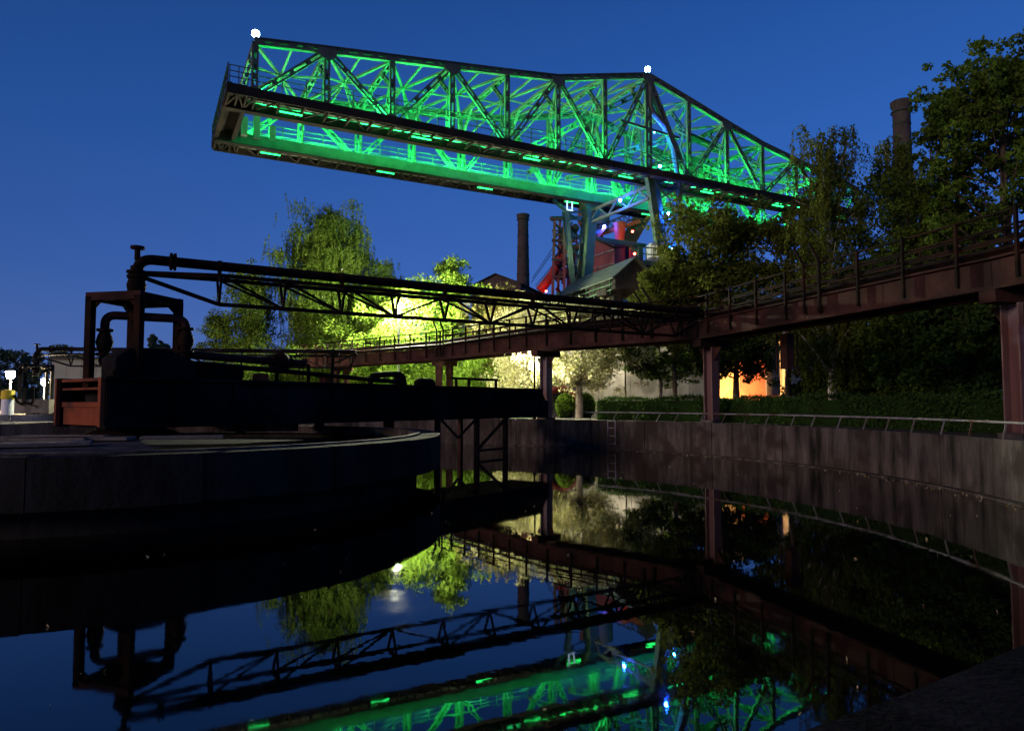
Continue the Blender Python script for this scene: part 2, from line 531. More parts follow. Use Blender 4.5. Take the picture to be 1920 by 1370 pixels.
# rusty end with shelves
MB().beam(T(-.04, .06, (ZB + ZT) / 2), T(-.04, .20, (ZB + ZT) / 2), .10, ZT - ZB + .02, TA).build('end_frame', 'rust_orange', tr)
MB().beam(T(-.04, TW - .05, (ZB + ZT) / 2), T(-.04, TW + .05, (ZB + ZT) / 2), .10, ZT - ZB + .02, TA).build('end_frame', 'rust_orange', tr)
MB().beam(T(.55, .2, (ZB + ZT) / 2), T(.55, TW - .1, (ZB + ZT) / 2), .05, ZT - ZB - .1, TA).build('end_plate', 'box_steel', tr)
for z, dep, hh in ((ZB + .22, .42, .42), (ZB + .50, .5, .12), (ZB + .88, .5, .05), (ZT - .03, .55, .07)):
    MB().beam(T(.28, .2, z), T(.28, TW - .1, z), dep, hh, TA).build('shelf', 'rust_orange', tr)
# hood and drum motor on top
MB().prism([T(.25, .15, ZT), T(.25, .15, ZT + .48), T(.55, .15, ZT + .72), T(1.5, .15, ZT + .76), T(2.2, .15, ZT + .40), T(2.2, .15, ZT)], TP * .75).build('hood', 'box_steel', tr, bevel=.02)
MB().lathe(T(2.1, .9, ZT + .22), [(.30, 0), (.32, .05), (.32, 1.5), (.28, 1.55), (.28, 1.75), (.2, 1.8)], 18, TA).build('drum_motor', 'box_steel', tr, True)
for s in (4.3, 6.6):
    MB().box(T(s, .5, ZT + .12), .34, .3, .26, math.atan2(TA.y, TA.x)).build('junction_box', 'rust_orange', tr, bevel=.015)
MB().lathe(T(1.15, 1.2, GZ - .05), [(1.15, 0), (1.05, .12), (.80, .2), (.75, .45)], 28).build('pivot', 'black_steel', tr, True)
MB().lathe(T(.2, .1, ZT + .03), [(.03, 0), (.03, .05), (.07, .06), (.07, .16), (.03, .17)], 10).build('lifting_eye', 'black_steel', tr)
# legs of the far end, standing in the water
for i, (s, t) in enumerate(((TL - 6.4, .1), (TL - 4.2, .1), (TL - 2.4, .1), (TL - 6.4, TW - .1), (TL - 2.4, TW - .1))):
    MB().beam(T(s, t, -.5), T(s, t, ZB - .06), .16, .16, TP).build('leg', 'rust_steel', tr)
MB().beam(T(TL - 4.2, .1, .22), T(TL - 2.4, .1, .22), .09, .09, TP).build('brace', 'rust_steel', tr)
MB().beam(T(TL - 4.2, .08, .25), T(TL - 2.4, .08, 1.42), .09, .09, TP).build('brace', 'rust_steel', tr)
MB().beam(T(TL - 6.2, .08, 1.42), T(TL - 5.3, .08, .75), .07, .07, TP).build('brace', 'rust_steel', tr)
MB().beam(T(TL - 5.3, .08, .75), T(TL - 4.3, .08, 1.42), .07, .07, TP).build('brace', 'rust_steel', tr)
for s in (3.6, 6.2, 9.0):
    MB().beam(T(s, .3, GZ), T(s, .3, ZB - .06), .18, .22, TP).build('support_block', 'rust_steel', tr)

# ------------------------------------------------------------------ pipe gantry with its truss arm (built twice)
def pipe_gantry(O, ax, arm_dir, arm_len, ztop_base, label, matn='black_steel', arm_base=None, end_drop=True):
    """four-post frame at O (base z), riser, swivel, horizontal pipe carried by a three-chord truss"""
    ax = V(ax).normalized(); pr = V((-ax.y, ax.x, 0))
    g = thing('pipe_gantry', O, label, 'pipe gantry')
    s = .69; zt = O.z + 2.02
    C = lambda i, j, z: O + ax * (s * i) + pr * (s * j) + UP * (z - O.z)
    for i in (-1, 1):
        for j in (-1, 1):
            MB().beam(C(i, j, O.z - .25), C(i, j, zt), .17, .17, ax).build('post', matn, g)
            # corner gussets
            for (di, dj) in ((-i, 0), (0, -j)):
                a = C(i, j, zt - .1); 
                e = ax * (di * .32) + pr * (dj * .32)
                MB().prism([a, a + e, a - UP * .3], (pr if di else ax) * .03).build('gusset', matn, g)
    for i in (-1, 1):
        MB().beam(C(i, -1.12, zt), C(i, 1.12, zt), .16, .2, ax).build('top_beam', 'rust_steel' if matn == 'black_steel' else matn, g)
        MB().beam(C(-.9, i, zt - .002), C(.9, i, zt - .002), .16, .18, pr).build('top_beam', matn, g)
    MB().prism([C(-.8, -.8, zt + .02), C(.8, -.8, zt + .02), C(.8, .8, zt + .02), C(-.8, .8, zt + .02)], UP * .05).build('top_plate', matn, g)
    # riser with swivel joint
    r0 = O + UP * (zt - O.z)
    prof = [(.16, .05), (.24, .06), (.24, .13), (.19, .15), (.21, .25), (.23, .38), (.19, .52), (.23, .56), (.23, .62), (.18, .66), (.24, .68), (.24, .74), (.15, .76), (.15, 0.86)]
    MB().lathe(r0, prof, 18).build('swivel_joint', matn, g, True)
    MB().lathe(r0 - UP * .58, [(.08, 0), (.15, .03), (.19, .2), (.19, .35), (.24, .40), (.24, .5)], 18).build('distributor', matn, g, True)
    d = V(arm_dir).normalized()
    zp = zt + 1.06
    a = r0 + UP * .8; c = V((a.x, a.y, zp)); e = c + d * arm_len
    pipe = MB().tube([a] + elbow(a, c, e, .38, 8) + [e], .13, 14)
    pipe.build('arm_pipe', matn, g, True)
    MB().lathe(V((a.x, a.y, zp)) - UP * .05, [(.07, 0), (.07, .28), (.17, .29), (.17, .36), (.05, .37)], 12).build('vent_cap', matn, g, True)
    for q in (.85, 1.0):
        pass
    MB().lathe(c + d * .75, [(.16, -.02), (.23, 0), (.23, .05), (.17, .07), (.23, .09), (.23, .14), (.14, .16)], 16, d).build('pipe_flange', matn, g, True)
    # truss: two top chords, one bottom chord
    sd = V((-d.y, d.x, 0))
    PL = 1.67; n = int((arm_len - 2.2) / PL)
    s0 = 1.95
    hz = zp - .31; lz = zp - 1.03; hw = .36
    TOPn = lambda k, sg: c + d * (s0 + PL * k) + sd * (hw * sg) + UP * (hz - zp)
    BOTn = lambda k: c + d * (s0 + PL * k) + UP * (lz - zp)
    st = c + d * .2 + UP * (hz - .06 - zp)
    for sg in (-1, 1):
        MB().beam(st + sd * (.1 * sg), TOPn(0, sg), .09, .10).build('top_chord', matn, g)
        MB().beam(TOPn(0, sg), TOPn(n, sg), .09, .10).build('top_chord', matn, g)
        MB().beam(TOPn(n, sg), e + sd * (.1 * sg) - UP * .15, .09, .09).build('top_chord', matn, g)
    MB().beam(st - UP * .12, BOTn(0), .09, .10).build('bottom_chord', matn, g)
    MB().beam(BOTn(0), BOTn(n), .10, .10).build('bottom_chord', matn, g)
    MB().beam(BOTn(n), e - UP * .25, .09, .09).build('bottom_chord', matn, g)
    for k in range(n + 1):
        for sg in (-1, 1):
            MB().beam(TOPn(k, sg), BOTn(k), .06, .06).build('web_strut', matn, g)
            if k < n:
                if k < 2 or (k % 2 == 0 and k < n - 1):
                    MB().beam(TOPn(k, sg), BOTn(k + 1), .055, .055).build('web_diagonal', matn, g)
                elif sg == 1 or k % 4 == 1:
                    MB().beam(BOTn(k), TOPn(k + 1, sg), .055, .055).build('web_diagonal', matn, g)
        MB().beam(TOPn(k, -1), TOPn(k, 1), .08, .08).build('cross_tie', matn, g)
        if k % 2 == 0:
            m = c + d * (s0 + PL * k)
            MB().beam(m + UP * (hz - zp), m - UP * .1, .09, .12, d).build('saddle', matn, g)
            MB().lathe(m, [(.13, -.05), (.155, -.045), (.155, .045), (.13, .05)], 14, d).build('saddle_band', matn, g, True)
    return g, C, zt
TB = T(1.1, 1.08, ZT)
arm_end = P(1316, 581, 27.9)
ad = V((arm_end.x - TB.x, arm_end.y - TB.y, 0))
gan, GC, gzt = pipe_gantry(TB, (.21, .98, 0), ad, ad.length, 0, 'black four-post pipe gantry with a long truss arm in the foreground')
# branch pipes under the frame: one loop to the left, one down and along the trough
def valve(c, axis, par, r=.2):
    prof = [(.11, -.34), (.19, -.33), (.19, -.27), (.12, -.25), (r * .8, -.16), (r, 0), (r * .8, .16), (.12, .25), (.19, .27), (.19, .33), (.11, .34)]
    MB().lathe(c, prof, 16, axis).build('valve', 'black_steel', par, True)
ctr = TB + UP * (gzt - TB.z - .42)
lft = V((-.876, -.482, 0)); rgt = -lft
a = ctr + lft * .15; b = ctr + lft * .66; 
run = piperun([a, b, b - UP * 1.30, b - UP * 1.30 + rgt * .8], .24)
MB().tube(run, .105, 12).build('branch_pipe', 'rust_steel', gan, True)
valve(b - UP * .68, (0, 0, 1), gan)
a = ctr + rgt * .15; b = ctr + rgt * 1.16
zr = TB.z + .68
b2 = V((b.x, b.y, zr))
e1 = T(6.1, .95, zr - .05)
run = piperun([a, b, b2, b2 + (e1 - b2).normalized() * 1.0, e1], .26)
MB().tube(run, .11, 12).build('branch_pipe', 'rust_steel', gan, True)
valve(b - UP * .55, (0, 0, 1), gan)
valve(b - UP * .95, (0, 0, 1), gan, .15)
MB().beam(ctr + V((.1, -.2, -.2)), ctr + V((.02, -.2, -.95)), .04, .04).build('rod', 'black_steel', gan)
dd = (e1 - b2).normalized()
valve(e1 - dd * .9, dd, gan, .30)
MB().tube([T(1.8, .25, ZT + .45), T(5.0, .25, ZT + .33), T(9.8, .3, ZT + .12)], .07, 10).build('small_pipe', 'black_steel', gan, True)
for s in (4.9, 6.0, 6.9):
    MB().beam(T(s, .6, ZT - .05), T(s, .6, ZT + (.95 if s == 6.9 else .6)), .07, .07, TA).build('pipe_support', 'black_steel', gan)
MB().lathe(T(6.9, .6, ZT + .95), [(.16, 0), (.16, .03), (.03, .04), (.03, .16)], 12).build('handwheel', 'black_steel', gan)
# pump on the trough deck further out
pu = thing('pump_set', T(9.0, 1.2, ZT), 'black pump with bent pipe on the trough under the walkway', 'pump')
MB().tube(piperun([T(9.0, 1.2, ZT), T(9.0, 1.2, ZT + .35), T(9.9, 1.2, ZT + .45), T(10.4, 1.2, ZT + .45)], .2), .10, 10).build('bent_pipe', 'black_steel', pu, True)
MB().lathe(T(10.4, 1.2, ZT), [(.24, 0), (.25, .2), (.2, .4), (.1, .5)], 16).build('housing', 'black_steel', pu, True)
MB().lathe(T(11.3, 1.2, ZT + .1), [(.2, 0), (.25, .1), (.25, .7), (.18, .75)], 14, TA).build('motor', 'black_steel', pu, True)
MB().box(T(10.2, 1.2, ZT - .08), 2.6, .8, .1, math.atan2(TA.y, TA.x)).build('base_plate', 'black_steel', pu)
# trestle frame standing on the trough near its end
tf = thing('trestle_frame', T(14.5, 1.5, ZT), 'thin dark frame standing on the trough near its far end', 'frame')
MB().beam(T(13.6, 1.6, ZT + .42), T(16.6, 1.6, ZT + .42), .09, .09).build('cross_bar', 'black_steel', tf)
for s in (13.9, 14.7, 16.5):
    MB().beam(T(s, 1.6, ZT - .25), T(s, 1.6, ZT + .45), .09, .09, TA).build('post', 'black_steel', tf)

# ------------------------------------------------------------------ curved walkway bridge on columns
GB, GTOP = 4.63, 5.32
B = [V((13.9, 4.0)), XY(1912, 15.8), XY(1334, 28.2), XY(1024, 34.0), XY(833, 42.0), XY(640, 49.0), XY(578, 51.5)]
wb = thing('pipe_walkway', (B[2].x, B[2].y, GZ), 'rusty elevated walkway carrying pipes in a bend round the basin', 'walkway')
HWID = .62
def seg(i):
    p, q = B[i], B[i + 1]
    d = V((q.x - p.x, q.y - p.y, 0)); L_ = d.length; d.normalize()
    n = V((-d.y, d.x, 0))
    if n.dot(V((BC.x - p.x, BC.y - p.y, 0))) < 0:
        n = -n
    return V((p.x, p.y, 0)), V((q.x, q.y, 0)), d, n, L_
def nodeoff(i, off):
    """mitred point at node i, offset towards the basin"""
    if i == 0:
        p, q, d, n, l = seg(0); return p + n * off
    if i == len(B) - 1:
        p, q, d, n, l = seg(i - 1); return q + n * off
    n1, n2 = seg(i - 1)[3], seg(i)[3]
    m = (n1 + n2).normalized()
    return V((B[i].x, B[i].y, 0)) + m * (off / m.dot(n1))
zv = lambda p, z: V((p.x, p.y, z))
for i in range(len(B) - 1):
    p, q, d, n, L_ = seg(i)
    for sg in (-1, 1):
        pa, qa = nodeoff(i, HWID * sg), nodeoff(i + 1, HWID * sg)
        if sg == 1:
            # girder web in riveted plates
            k = max(2, int(round(L_ / 2.9)))
            for j in range(k):
                u0, u1 = pa.lerp(qa, j / k), pa.lerp(qa, (j + 1) / k)
                MB().beam(zv(u0, (GB + GTOP) / 2) + d * .008, zv(u1, (GB + GTOP) / 2) - d * .008, .05, GTOP - GB - .06, n).build('girder_plate', 'rust_steel', wb)
        else:
            MB().beam(zv(pa, (GB + GTOP) / 2), zv(qa, (GB + GTOP) / 2), .05, GTOP - GB - .06, n).build('girder_plate', 'rust_steel', wb)
        for z in (GB, GTOP):
            MB().beam(zv(pa, z), zv(qa, z), .24, .05, n).build('girder_flange', 'rust_steel', wb)
        # railing
        ro = sg * (HWID + .10)
        pa, qa = nodeoff(i, ro), nodeoff(i + 1, ro)
        for z in ((6.30, 5.95, 5.62) if sg == 1 else (6.26, 5.86)):
            MB().beam(zv(pa, z), zv(qa, z), .05, .05, n).build('handrail', 'black_steel', wb)
        step = 1.62
        k = int(L_ / step)
        for j in range(k + 1):
            u = pa.lerp(qa, (j + .5) / (k + 1)) + n * (.035 * sg)
            MB().beam(zv(u, GB + .14), zv(u, 6.32), .07, .07, n).build('rail_post', 'black_steel', wb)
            if sg == -1:
                u2 = pa.lerp(qa, (j + 1.0) / (k + 1))
                MB().beam(zv(u2, 5.88), zv(u2, 6.24), .05, .05, n).build('rail_post', 'black_steel', wb)
    MB().beam(zv(nodeoff(i, 0), GTOP - .05), zv(nodeoff(i + 1, 0), GTOP - .05), 2 * HWID - .1, .05, n).build('deck', 'black_steel', wb)
    for off, z, r in ((.30, GTOP + .20, .09), (.02, GTOP + .24, .12), (-.3, GTOP + .36, .10), (.36, GTOP + .45, .06)):
        if i >= 4 and off < 0: continue
        MB().tube([zv(nodeoff(i, off), z), zv(nodeoff(i + 1, off), z)], r, 10).build('pipe', 'rust_steel' if off == -.3 else 'black_steel', wb, True)
# bent uprights above the handrail
for (px, d) in ((1512, 23.5), (1542, 22.8), (1203, 30.6), (1222, 30.3), (818, 42.2), (830, 41.8)):
    best = None
    q2 = XY(px, d)
    for i in range(1, 6):
        p, q, dd_, n, L_ = seg(i)
        # intersect ray of px with the inner railing line
        r = V((q2.x, q2.y, 0)).normalized(); o_ = nodeoff(i, HWID + .16)
        den = r.x * dd_.y - r.y * dd_.x
        if abs(den) < 1e-6: continue
        t = (o_.x * dd_.y - o_.y * dd_.x) / den
        u = r * t; s = (u - o_).dot(dd_)
        if -.2 <= s <= L_ + .2: best = (u, dd_)
    if best:
        u, dd_ = best
        MB().tube(piperun([zv(u, GB + .2), zv(u, 6.35), zv(u, 6.35) + dd_ * .42 + UP * .62], .08), .045, 8).build('bent_upright', 'black_steel', wb, True)
# columns
for i, (nm) in enumerate(B):
    if i in (0, 6): continue
    c = V((nm.x, nm.y, 0)); d = (seg(i)[2] + seg(i - 1)[2]).normalized(); n = V((-d.y, d.x, 0))
    hw = .21
    col = MB()
    for sg in (-1, 1):
        col.beam(c + d * (hw * sg) + UP * (GZ - .1), c + d * (hw * sg) + UP * (GB - .32), .035, .40, d)
    col.beam(c + UP * (GZ - .1), c + UP * (GB - .32), .40, .03, d)
    if i in (4, 5):
        for sg in (-1, 1):
            col = MB().beam(c + n * (.4 * sg) + UP * (GZ - .1), c + n * (.4 * sg) + UP * (GB - .32), .30, .30, d)
            colo = col.build('column', 'rust_steel', wb)
    else:
        colo = col.build('column', 'column_paint', wb)
    MB().beam(c - n * .8 + UP * (GB - .18), c + n * .8 + UP * (GB - .18), .42, .28, d).build('column_head', 'rust_steel', colo)
    for sg in (-1, 1):
        MB().prism([c + d * (.21 * sg) + UP * (GB - .34), c + d * (.21 * sg) + UP * (GB - .9), c + d * (.62 * sg) + UP * (GB - .34)], n * .06).build('bracket', 'rust_steel', colo)
    MB().box((c.x, c.y, GZ + .05), .62, .62, .16, math.atan2(d.y, d.x)).build('base_plate', 'concrete_wet', colo)
# gate and access ladder at the bridge's end
u = nodeoff(6, HWID + .2)
p, q, d, n, L_ = seg(5)
for s in (0, .5):
    MB().beam(zv(u - d * s, GB - .9), zv(u - d * s, 6.3), .05, .05, n).build('end_ladder', 'black_steel', wb)
for k in range(6):
    MB().beam(zv(u, GB - .8 + .35 * k), zv(u - d * .5, GB - .8 + .35 * k), .04, .04).build('end_rung', 'black_steel', wb)
# hanging duct under the bend between the two big columns
du = V((XY(1478, 25.6).x, XY(1478, 25.6).y, 0))
hd = thing('hanging_duct', zv(du, 3.2), 'short rusty duct hanging under the walkway beside the dark trees', 'duct')
MB().box(zv(du, 3.95), .34, .34, 1.3, .4).build('duct', 'rust_steel', hd)
for sg in (-1, 1):
    MB().box(zv(du, 3.85) + V((.42 * sg, .1 * sg, 0)), .05, .05, 1.5, .4).build('hanger', 'rust_steel', hd)

# ------------------------------------------------------------------ crane
CA = V((0.883, 0.469, 0)); CN = V((-CA.y, CA.x, 0))   # CN points away from the camera
CW = 8.0; CLp = 4.08
CO = V((-14.75, 38.8, 0))
CD = 19.53                                              # height of the lower chord
TOPH = [22.75, 23.25, 23.72, 24.2, 24.68, 25.2, 26.2, 27.2, 26.15, 25.05, 24.0, 23.3, 22.6, 21.9]
NPAN = len(TOPH) - 1
def K(i, side, z):
    return CO + CA * (CLp * i) + CN * (CW * side) + UP * z
crane = thing('gantry_crane', K(7, .5, 11.5), 'huge latticed ore crane lit green with blue legs above the trees', 'crane')
for side in (0, 1):
    near = side == 0
    nn = CN
    # chords
    for (i, j) in ((0, 1), (1, 2), (2, 3), (3, 4), (4, 5), (5, 6), (6, 7), (7, 8), (8, 9), (9, 10), (10, 11), (11, 12), (12, 13)):
        a, b = K(i, side, TOPH[i]), K(j, side, TOPH[j])
        d = (b - a).normalized()
        MB().laced(a, b, nn, .40, .30 if near else .42, .14, 1.0, .34).build('top_chord', 'crane_paint', crane)
        up = nn.cross(d)
        if up.z < 0: up = -up
        MB().beam(a + up * .21, b + up * .21, .40, .05, nn).build('chord_cover', 'crane_paint', crane)
    for i in range(NPAN):
        MB().beam(K(i, side, CD), K(i + 1, side, CD), .30, .46, nn).build('lower_chord', 'crane_paint', crane)
    for i in range(NPAN + 1):
        MB().laced(K(i, side, CD + .2), K(i, side, TOPH[i] - .15), nn, .36 if i != 7 else .6, .20 if near else .32, .10 if i != 7 else .2, 1.1).build('post', 'crane_paint', crane)
    dia = [((0, 0), (1, 1)), ((1, 1), (2, 0)), ((2, 0), (3, 1)), ((3, 1), (4, 0)), ((4, 0), (5, 1)), ((5, 1), (6, 0)), ((6, 0), (7, 1)), ((7, 1), (8, 0)), ((8, 0), (9, 1)), ((9, 1), (10, 0)), ((10, 0), (11, 1)), ((11, 1), (12, 0)), ((12, 0), (13, 1))]
    for (i, ti), (j, tj) in dia:
        MB().laced(K(i, side, TOPH[i] if ti else CD + .1), K(j, side, TOPH[j] if tj else CD + .1), nn, .36, .19 if near else .30, .10, 1.3).build('diagonal', 'crane_paint', crane)
    for i in range(NPAN + 1):
        if (i % 2 == 0 and i < 7) or (i % 2 == 0 and i >= 8):
            z = CD + .1
        else:
            z = TOPH[i] - .1
        MB().prism([K(i, side, z) + CA * x + UP * y - nn * .17 for x, y in ((-.6, -.3), (.6, -.3), (.6, .18), (.25, .42), (-.25, .42), (-.6, .18))] if z < 21 else
                   [K(i, side, z) + CA * x + UP * y - nn * .17 for x, y in ((-.6, .15), (.6, .15), (.5, -.3), (.2, -.5), (-.2, -.5), (-.5, -.3))], nn * .34).build('gusset', 'crane_paint', crane)
# cross frames and upper wind bracing
for i in range(NPAN + 1):
    a, b = K(i, 0, TOPH[i] - .1), K(i, 1, TOPH[i] - .1)
    MB().laced(a, b, UP, .34, .26, .08, 1.2).build('cross_strut', 'crane_paint', crane)
    zk = TOPH[i] - (TOPH[i] - CD) * .45
    for s0, s1 in ((0, .26), (1, .74)):
        MB().laced(K(i, s0, zk), K(i, s1, TOPH[i] - .15), CA, .26, .2, .07, 1.0).build('knee_brace', 'crane_paint', crane)
        m = K(i, s0 + (.12 if s0 == 0 else -.12), zk - .4)
        MB().beam(K(i, s0, TOPH[i] - .3), m, .14, .14).build('sway_strut', 'crane_paint', crane)
        MB().beam(m, K(i, s0 + (.1 if s0 == 0 else -.1), CD + .2), .14, .14).build('sway_strut', 'crane_paint', crane)
        MB().beam(m, K(i, s0, CD + .3), .1, .1).build('sway_strut', 'crane_paint', crane)
    if i < NPAN:
        zm = (TOPH[i] + TOPH[i + 1]) / 2 - .1
        MB().beam(K(i + .5, 0, zm), K(i + .5, 1, zm), .12, .12).build('half_strut', 'crane_paint', crane)
        for s0, s1 in ((0, .5), (1, .5)):
            MB().beam(K(i + .5, s1, zm), K(i, s0, CD + (TOPH[i] - CD) * .55), .10, .10).build('sway_strut', 'crane_paint', crane)
            MB().beam(K(i + .5, s1, zm), K(i + 1, s0, CD + (TOPH[i + 1] - CD) * .55), .10, .10).build('sway_strut', 'crane_paint', crane)
        MB().beam(K(i, 0, TOPH[i] - .1), K(i + 1, 1, TOPH[i + 1] - .1), .16, .14).build('wind_brace', 'crane_paint', crane)
        MB().beam(K(i, 1, TOPH[i] - .12), K(i + 1, 0, TOPH[i + 1] - .12), .16, .14).build('wind_brace', 'crane_paint', crane)
# decks: each side a lattice floor, inner rail girder, walkway and railing
for side in (0, 1):
    s_out = -1 if side == 0 else 1
    base = lambda i, o, z: K(i, side, z) + CN * o
    io = -s_out * 1.15          # inner girder
    oo = s_out * .95            # outer edge of the walkway
    for i in range(-1, NPAN):
        i0 = i if i >= 0 else -.35
        MB().beam(base(i0, io, CD - .10), base(i + 1, io, CD - .10), .22, .78, CN).build('rail_girder', 'crane_paint', crane)
        MB().beam(base(i0, io, CD - .50), base(i + 1, io, CD - .50), .5, .05, CN).build('rail_flange', 'crane_dark', crane)
        MB().beam(base(i0, oo, CD - .18), base(i + 1, oo, CD - .18), .10, .52, CN).build('deck_edge', 'crane_dark', crane)
        MB().beam(base(i0, oo * .5, CD + .05), base(i + 1, oo * .5, CD + .05), .85, .04, CN).build('grating', 'crane_dark', crane)
        MB().beam(base(i0, io * .55, CD + .1), base(i + 1, io * .55, CD + .1), .7, .04, CN).build('grating', 'crane_dark', crane)
        for k in range(3):
            u = i0 + (i + 1 - i0) * k / 3
            MB().beam(base(u, oo, CD - .3), base(u, io, CD - .3), .10, .18, CA).build('cross_joist', 'crane_dark', crane)
            u2 = i0 + (i + 1 - i0) * (k + 1) / 3
            MB().beam(base(u, oo if k % 2 else io, CD - .36), base(u2, io if k % 2 else oo, CD - .36), .09, .06).build('deck_brace', 'crane_dark', crane)
        # railing, outer edge (near side dark) and inner edge on the far side
        for o_ in ((oo,) if side == 0 else (oo, io)):
            for z in (.42, .74, 1.06):
                MB().beam(base(i0, o_, CD + .1 + z), base(i + 1, o_, CD + .1 + z), .045, .045).build('handrail', 'crane_paint', crane)
            for k in range(3):
                u = i0 + (i + 1 - i0) * k / 3
                MB().beam(base(u, o_, CD), base(u, o_, CD + 1.18), .05, .05, CA).build('rail_post', 'crane_paint', crane)
# transverse end platform on the left
e0 = -.35
for z, w_, h_ in ((CD - .05, .25, .5),):
    MB().beam(K(e0, -.12, z), K(e0, 1.12, z), w_, h_, CA).build('end_girder', 'crane_dark', crane)
    MB().beam(K(e0 + .25, .1, z), K(e0 + .25, .9, z), w_, h_, CA).build('end_girder', 'crane_dark', crane)
MB().beam(K(e0 + .12, -.1, CD + .2), K(e0 + .12, 1.1, CD + .2), .95, .05, CA).build('end_floor', 'crane_dark', crane)
for z in (.42, .74, 1.06):
    MB().beam(K(e0 - .02, -.12, CD + .2 + z), K(e0 - .02, 1.12, CD + .2 + z), .05, .05, CA).build('handrail', 'crane_dark', crane)
for k in range(9):
    MB().beam(K(e0 - .02, -.12 + 1.24 * k / 8, CD), K(e0 - .02, -.12 + 1.24 * k / 8, CD + 1.28), .05, .05, CA).build('rail_post', 'crane_dark', crane)
# buffers and machinery on the far left end
for (i, s, h) in ((.25, .83, 1.5), (.5, .86, 1.1), (.05, .8, 1.2)):
    MB().box(K(i, s, CD + h / 2), .4, .5, h, .49).build('buffer_stop', 'crane_paint', crane)
# peak saddle braces over the legs
for side in (0, 1):
    MB().tube(piperun([K(7.05, side, 26.6), K(7.05, side, 24.6) , K(7.55, side, 23.1), K(7.75, side, 19.0)], .6), .22, 8).build('peak_brace', 'crane_paint', crane)
    MB().laced(K(7.0, side, 27.0), K(7.9, side, CD + .3), CN, .5, .4, .13, 1.2).build('peak_strut', 'crane_paint', crane)
    MB().beam(K(6.35, side, 23.2), K(7.75, side, 22.9), .18, .18).build('peak_tie', 'crane_paint', crane)
# inner jib struts of the slewing trolley
for (i0, s0, z0, i1, s1, z1) in ((4.6, .35, 20.4, 7.0, .15, 26.3), (5.2, .7, 20.2, 7.4, .6, 25.6), (5.6, .3, 20.0, 8.0, .2, 23.6), (6.0, .65, 20.1, 8.4, .5, 22.6), (6.6, .3, 19.9, 9.6, .4, 23.4), (7.8, .6, 23.6, 10.6, .55, 20.5), (8.2, .35, 23.0, 11.2, .3, 20.3)):
    MB().laced(K(i0, s0, z0), K(i1, s1, z1), CN, .42, .3, .1, 1.3).build('jib_strut', 'crane_paint', crane)
tro = [(8.1, .3), (8.1, .7), (9.6, .3), (9.6, .7)]
MB().beam(K(8.0, .5, 20.5), K(9.9, .5, 20.5), 4.2, .3, CN).build('trolley_floor', 'crane_dark', crane)
MB().box(K(8.55, .35, 21.6), 2.2, 1.8, 2.0, .488).build('trolley_cabin', 'crane_dark', crane, bevel=.04)
MB().tube([K(8.2, .22, 24.3), K(9.3, .3, 24.0)], .3, 12).build('cable_drum', 'crane_dark', crane, True)
# lamps: green tubes under and along both decks
tubes = []
for i in range(NPAN):
    for u in (.12, .62):
        for side in (0, 1):
            s_out = -1 if side == 0 else 1
            c = K(i + u, side, CD + (.35 if side == 0 else .20)) + CN * (-s_out * .75)
            MB().beam(c, c + CA * (1.1 + .3 * ((i * 7 + side) % 3 - 1)), .12, .07, CN).build('green_tube_lamp', 'glow_green' if (i * 5 + int(u * 10) + side) % 3 else 'glow_green_soft', crane)
    if i % 2 == 0:
        for side in (0, 1):
            s_out = -1 if side == 0 else 1
            c = K(i + .35, side, CD - .46) + CN * (-s_out * .25)
            MB().beam(c, c + CA * 1.3, .10, .06, CN).build('green_tube_lamp', 'glow_green_dim', crane)
# legs
BZ = 11.0
def leg_solid():
    a = K(7.05, 1, CD - .3); b_ = K(6.85, 1.0, BZ)
    d = (b_ - a).normalized()
    s = (CA - d * CA.dot(d)).normalized(); t = d.cross(s)
    mb = MB(); vs = []
    for u, w1, w2 in ((0, 1.05, .5), (.14, .50, .42), (.3, .42, .40), (1, .44, .42)):
        p = a.lerp(b_, u)
        vs += [p + s * w1 * x + t * w2 * y for x, y in ((-1, -1), (1, -1), (1, 1), (-1, 1))]
    fs = [(0, 1, 2, 3), (12, 13, 14, 15)]
    for k in range(3):
        for j in range(4):
            fs.append((k * 4 + j, k * 4 + (j + 1) % 4, k * 4 + 4 + (j + 1) % 4, k * 4 + 4 + j))
    mb.add(vs, fs)
    mb.build('leg', 'paint_green', crane)
    for x in (-1, 1):
        MB().beam(a + d * 1.2 + s * .5 * x - CN * .02 - t * .5, b_ + s * .55 * x - t * .52, .12, .1, s).build('leg_rib', 'paint_green', crane)
leg_solid()
# lattice companion of the far leg
L0 = [K(6.42, 1.0, CD - 1.3), K(6.62, 1.0, BZ)]
L1 = [K(6.5, 1.12, CD - 1.0), K(6.7, 1.08, BZ)]
MB().beam(L0[0], L0[1], .34, .3).build('leg_strut', 'paint_green', crane)
MB().beam(L1[0], L1[1], .3, .3).build('leg_strut', 'paint_green', crane)
for k in range(5):
    u0, u1 = k / 5, (k + 1) / 5
    a, b_ = L0[0].lerp(L0[1], u0), K(6.9, 1, CD - .4).lerp(K(6.75, 1, BZ), u1)
    c, d = L0[0].lerp(L0[1], u1), K(6.9, 1, CD - .4).lerp(K(6.75, 1, BZ), u0)
    MB().beam(a, b_, .13, .13).build('leg_brace', 'paint_green', crane)
    if k % 2: MB().beam(c, b_, .13, .13).build('leg_brace', 'paint_green', crane)
MB().beam(K(6.1, 1, CD - .4), L0[0] + UP * .1, .25, .25).build('leg_strut', 'paint_green', crane)
MB().beam(K(6.42, 1, CD - 1.3), K(7, 1, CD - .9), .18, .18).build('leg_strut', 'paint_green', crane)
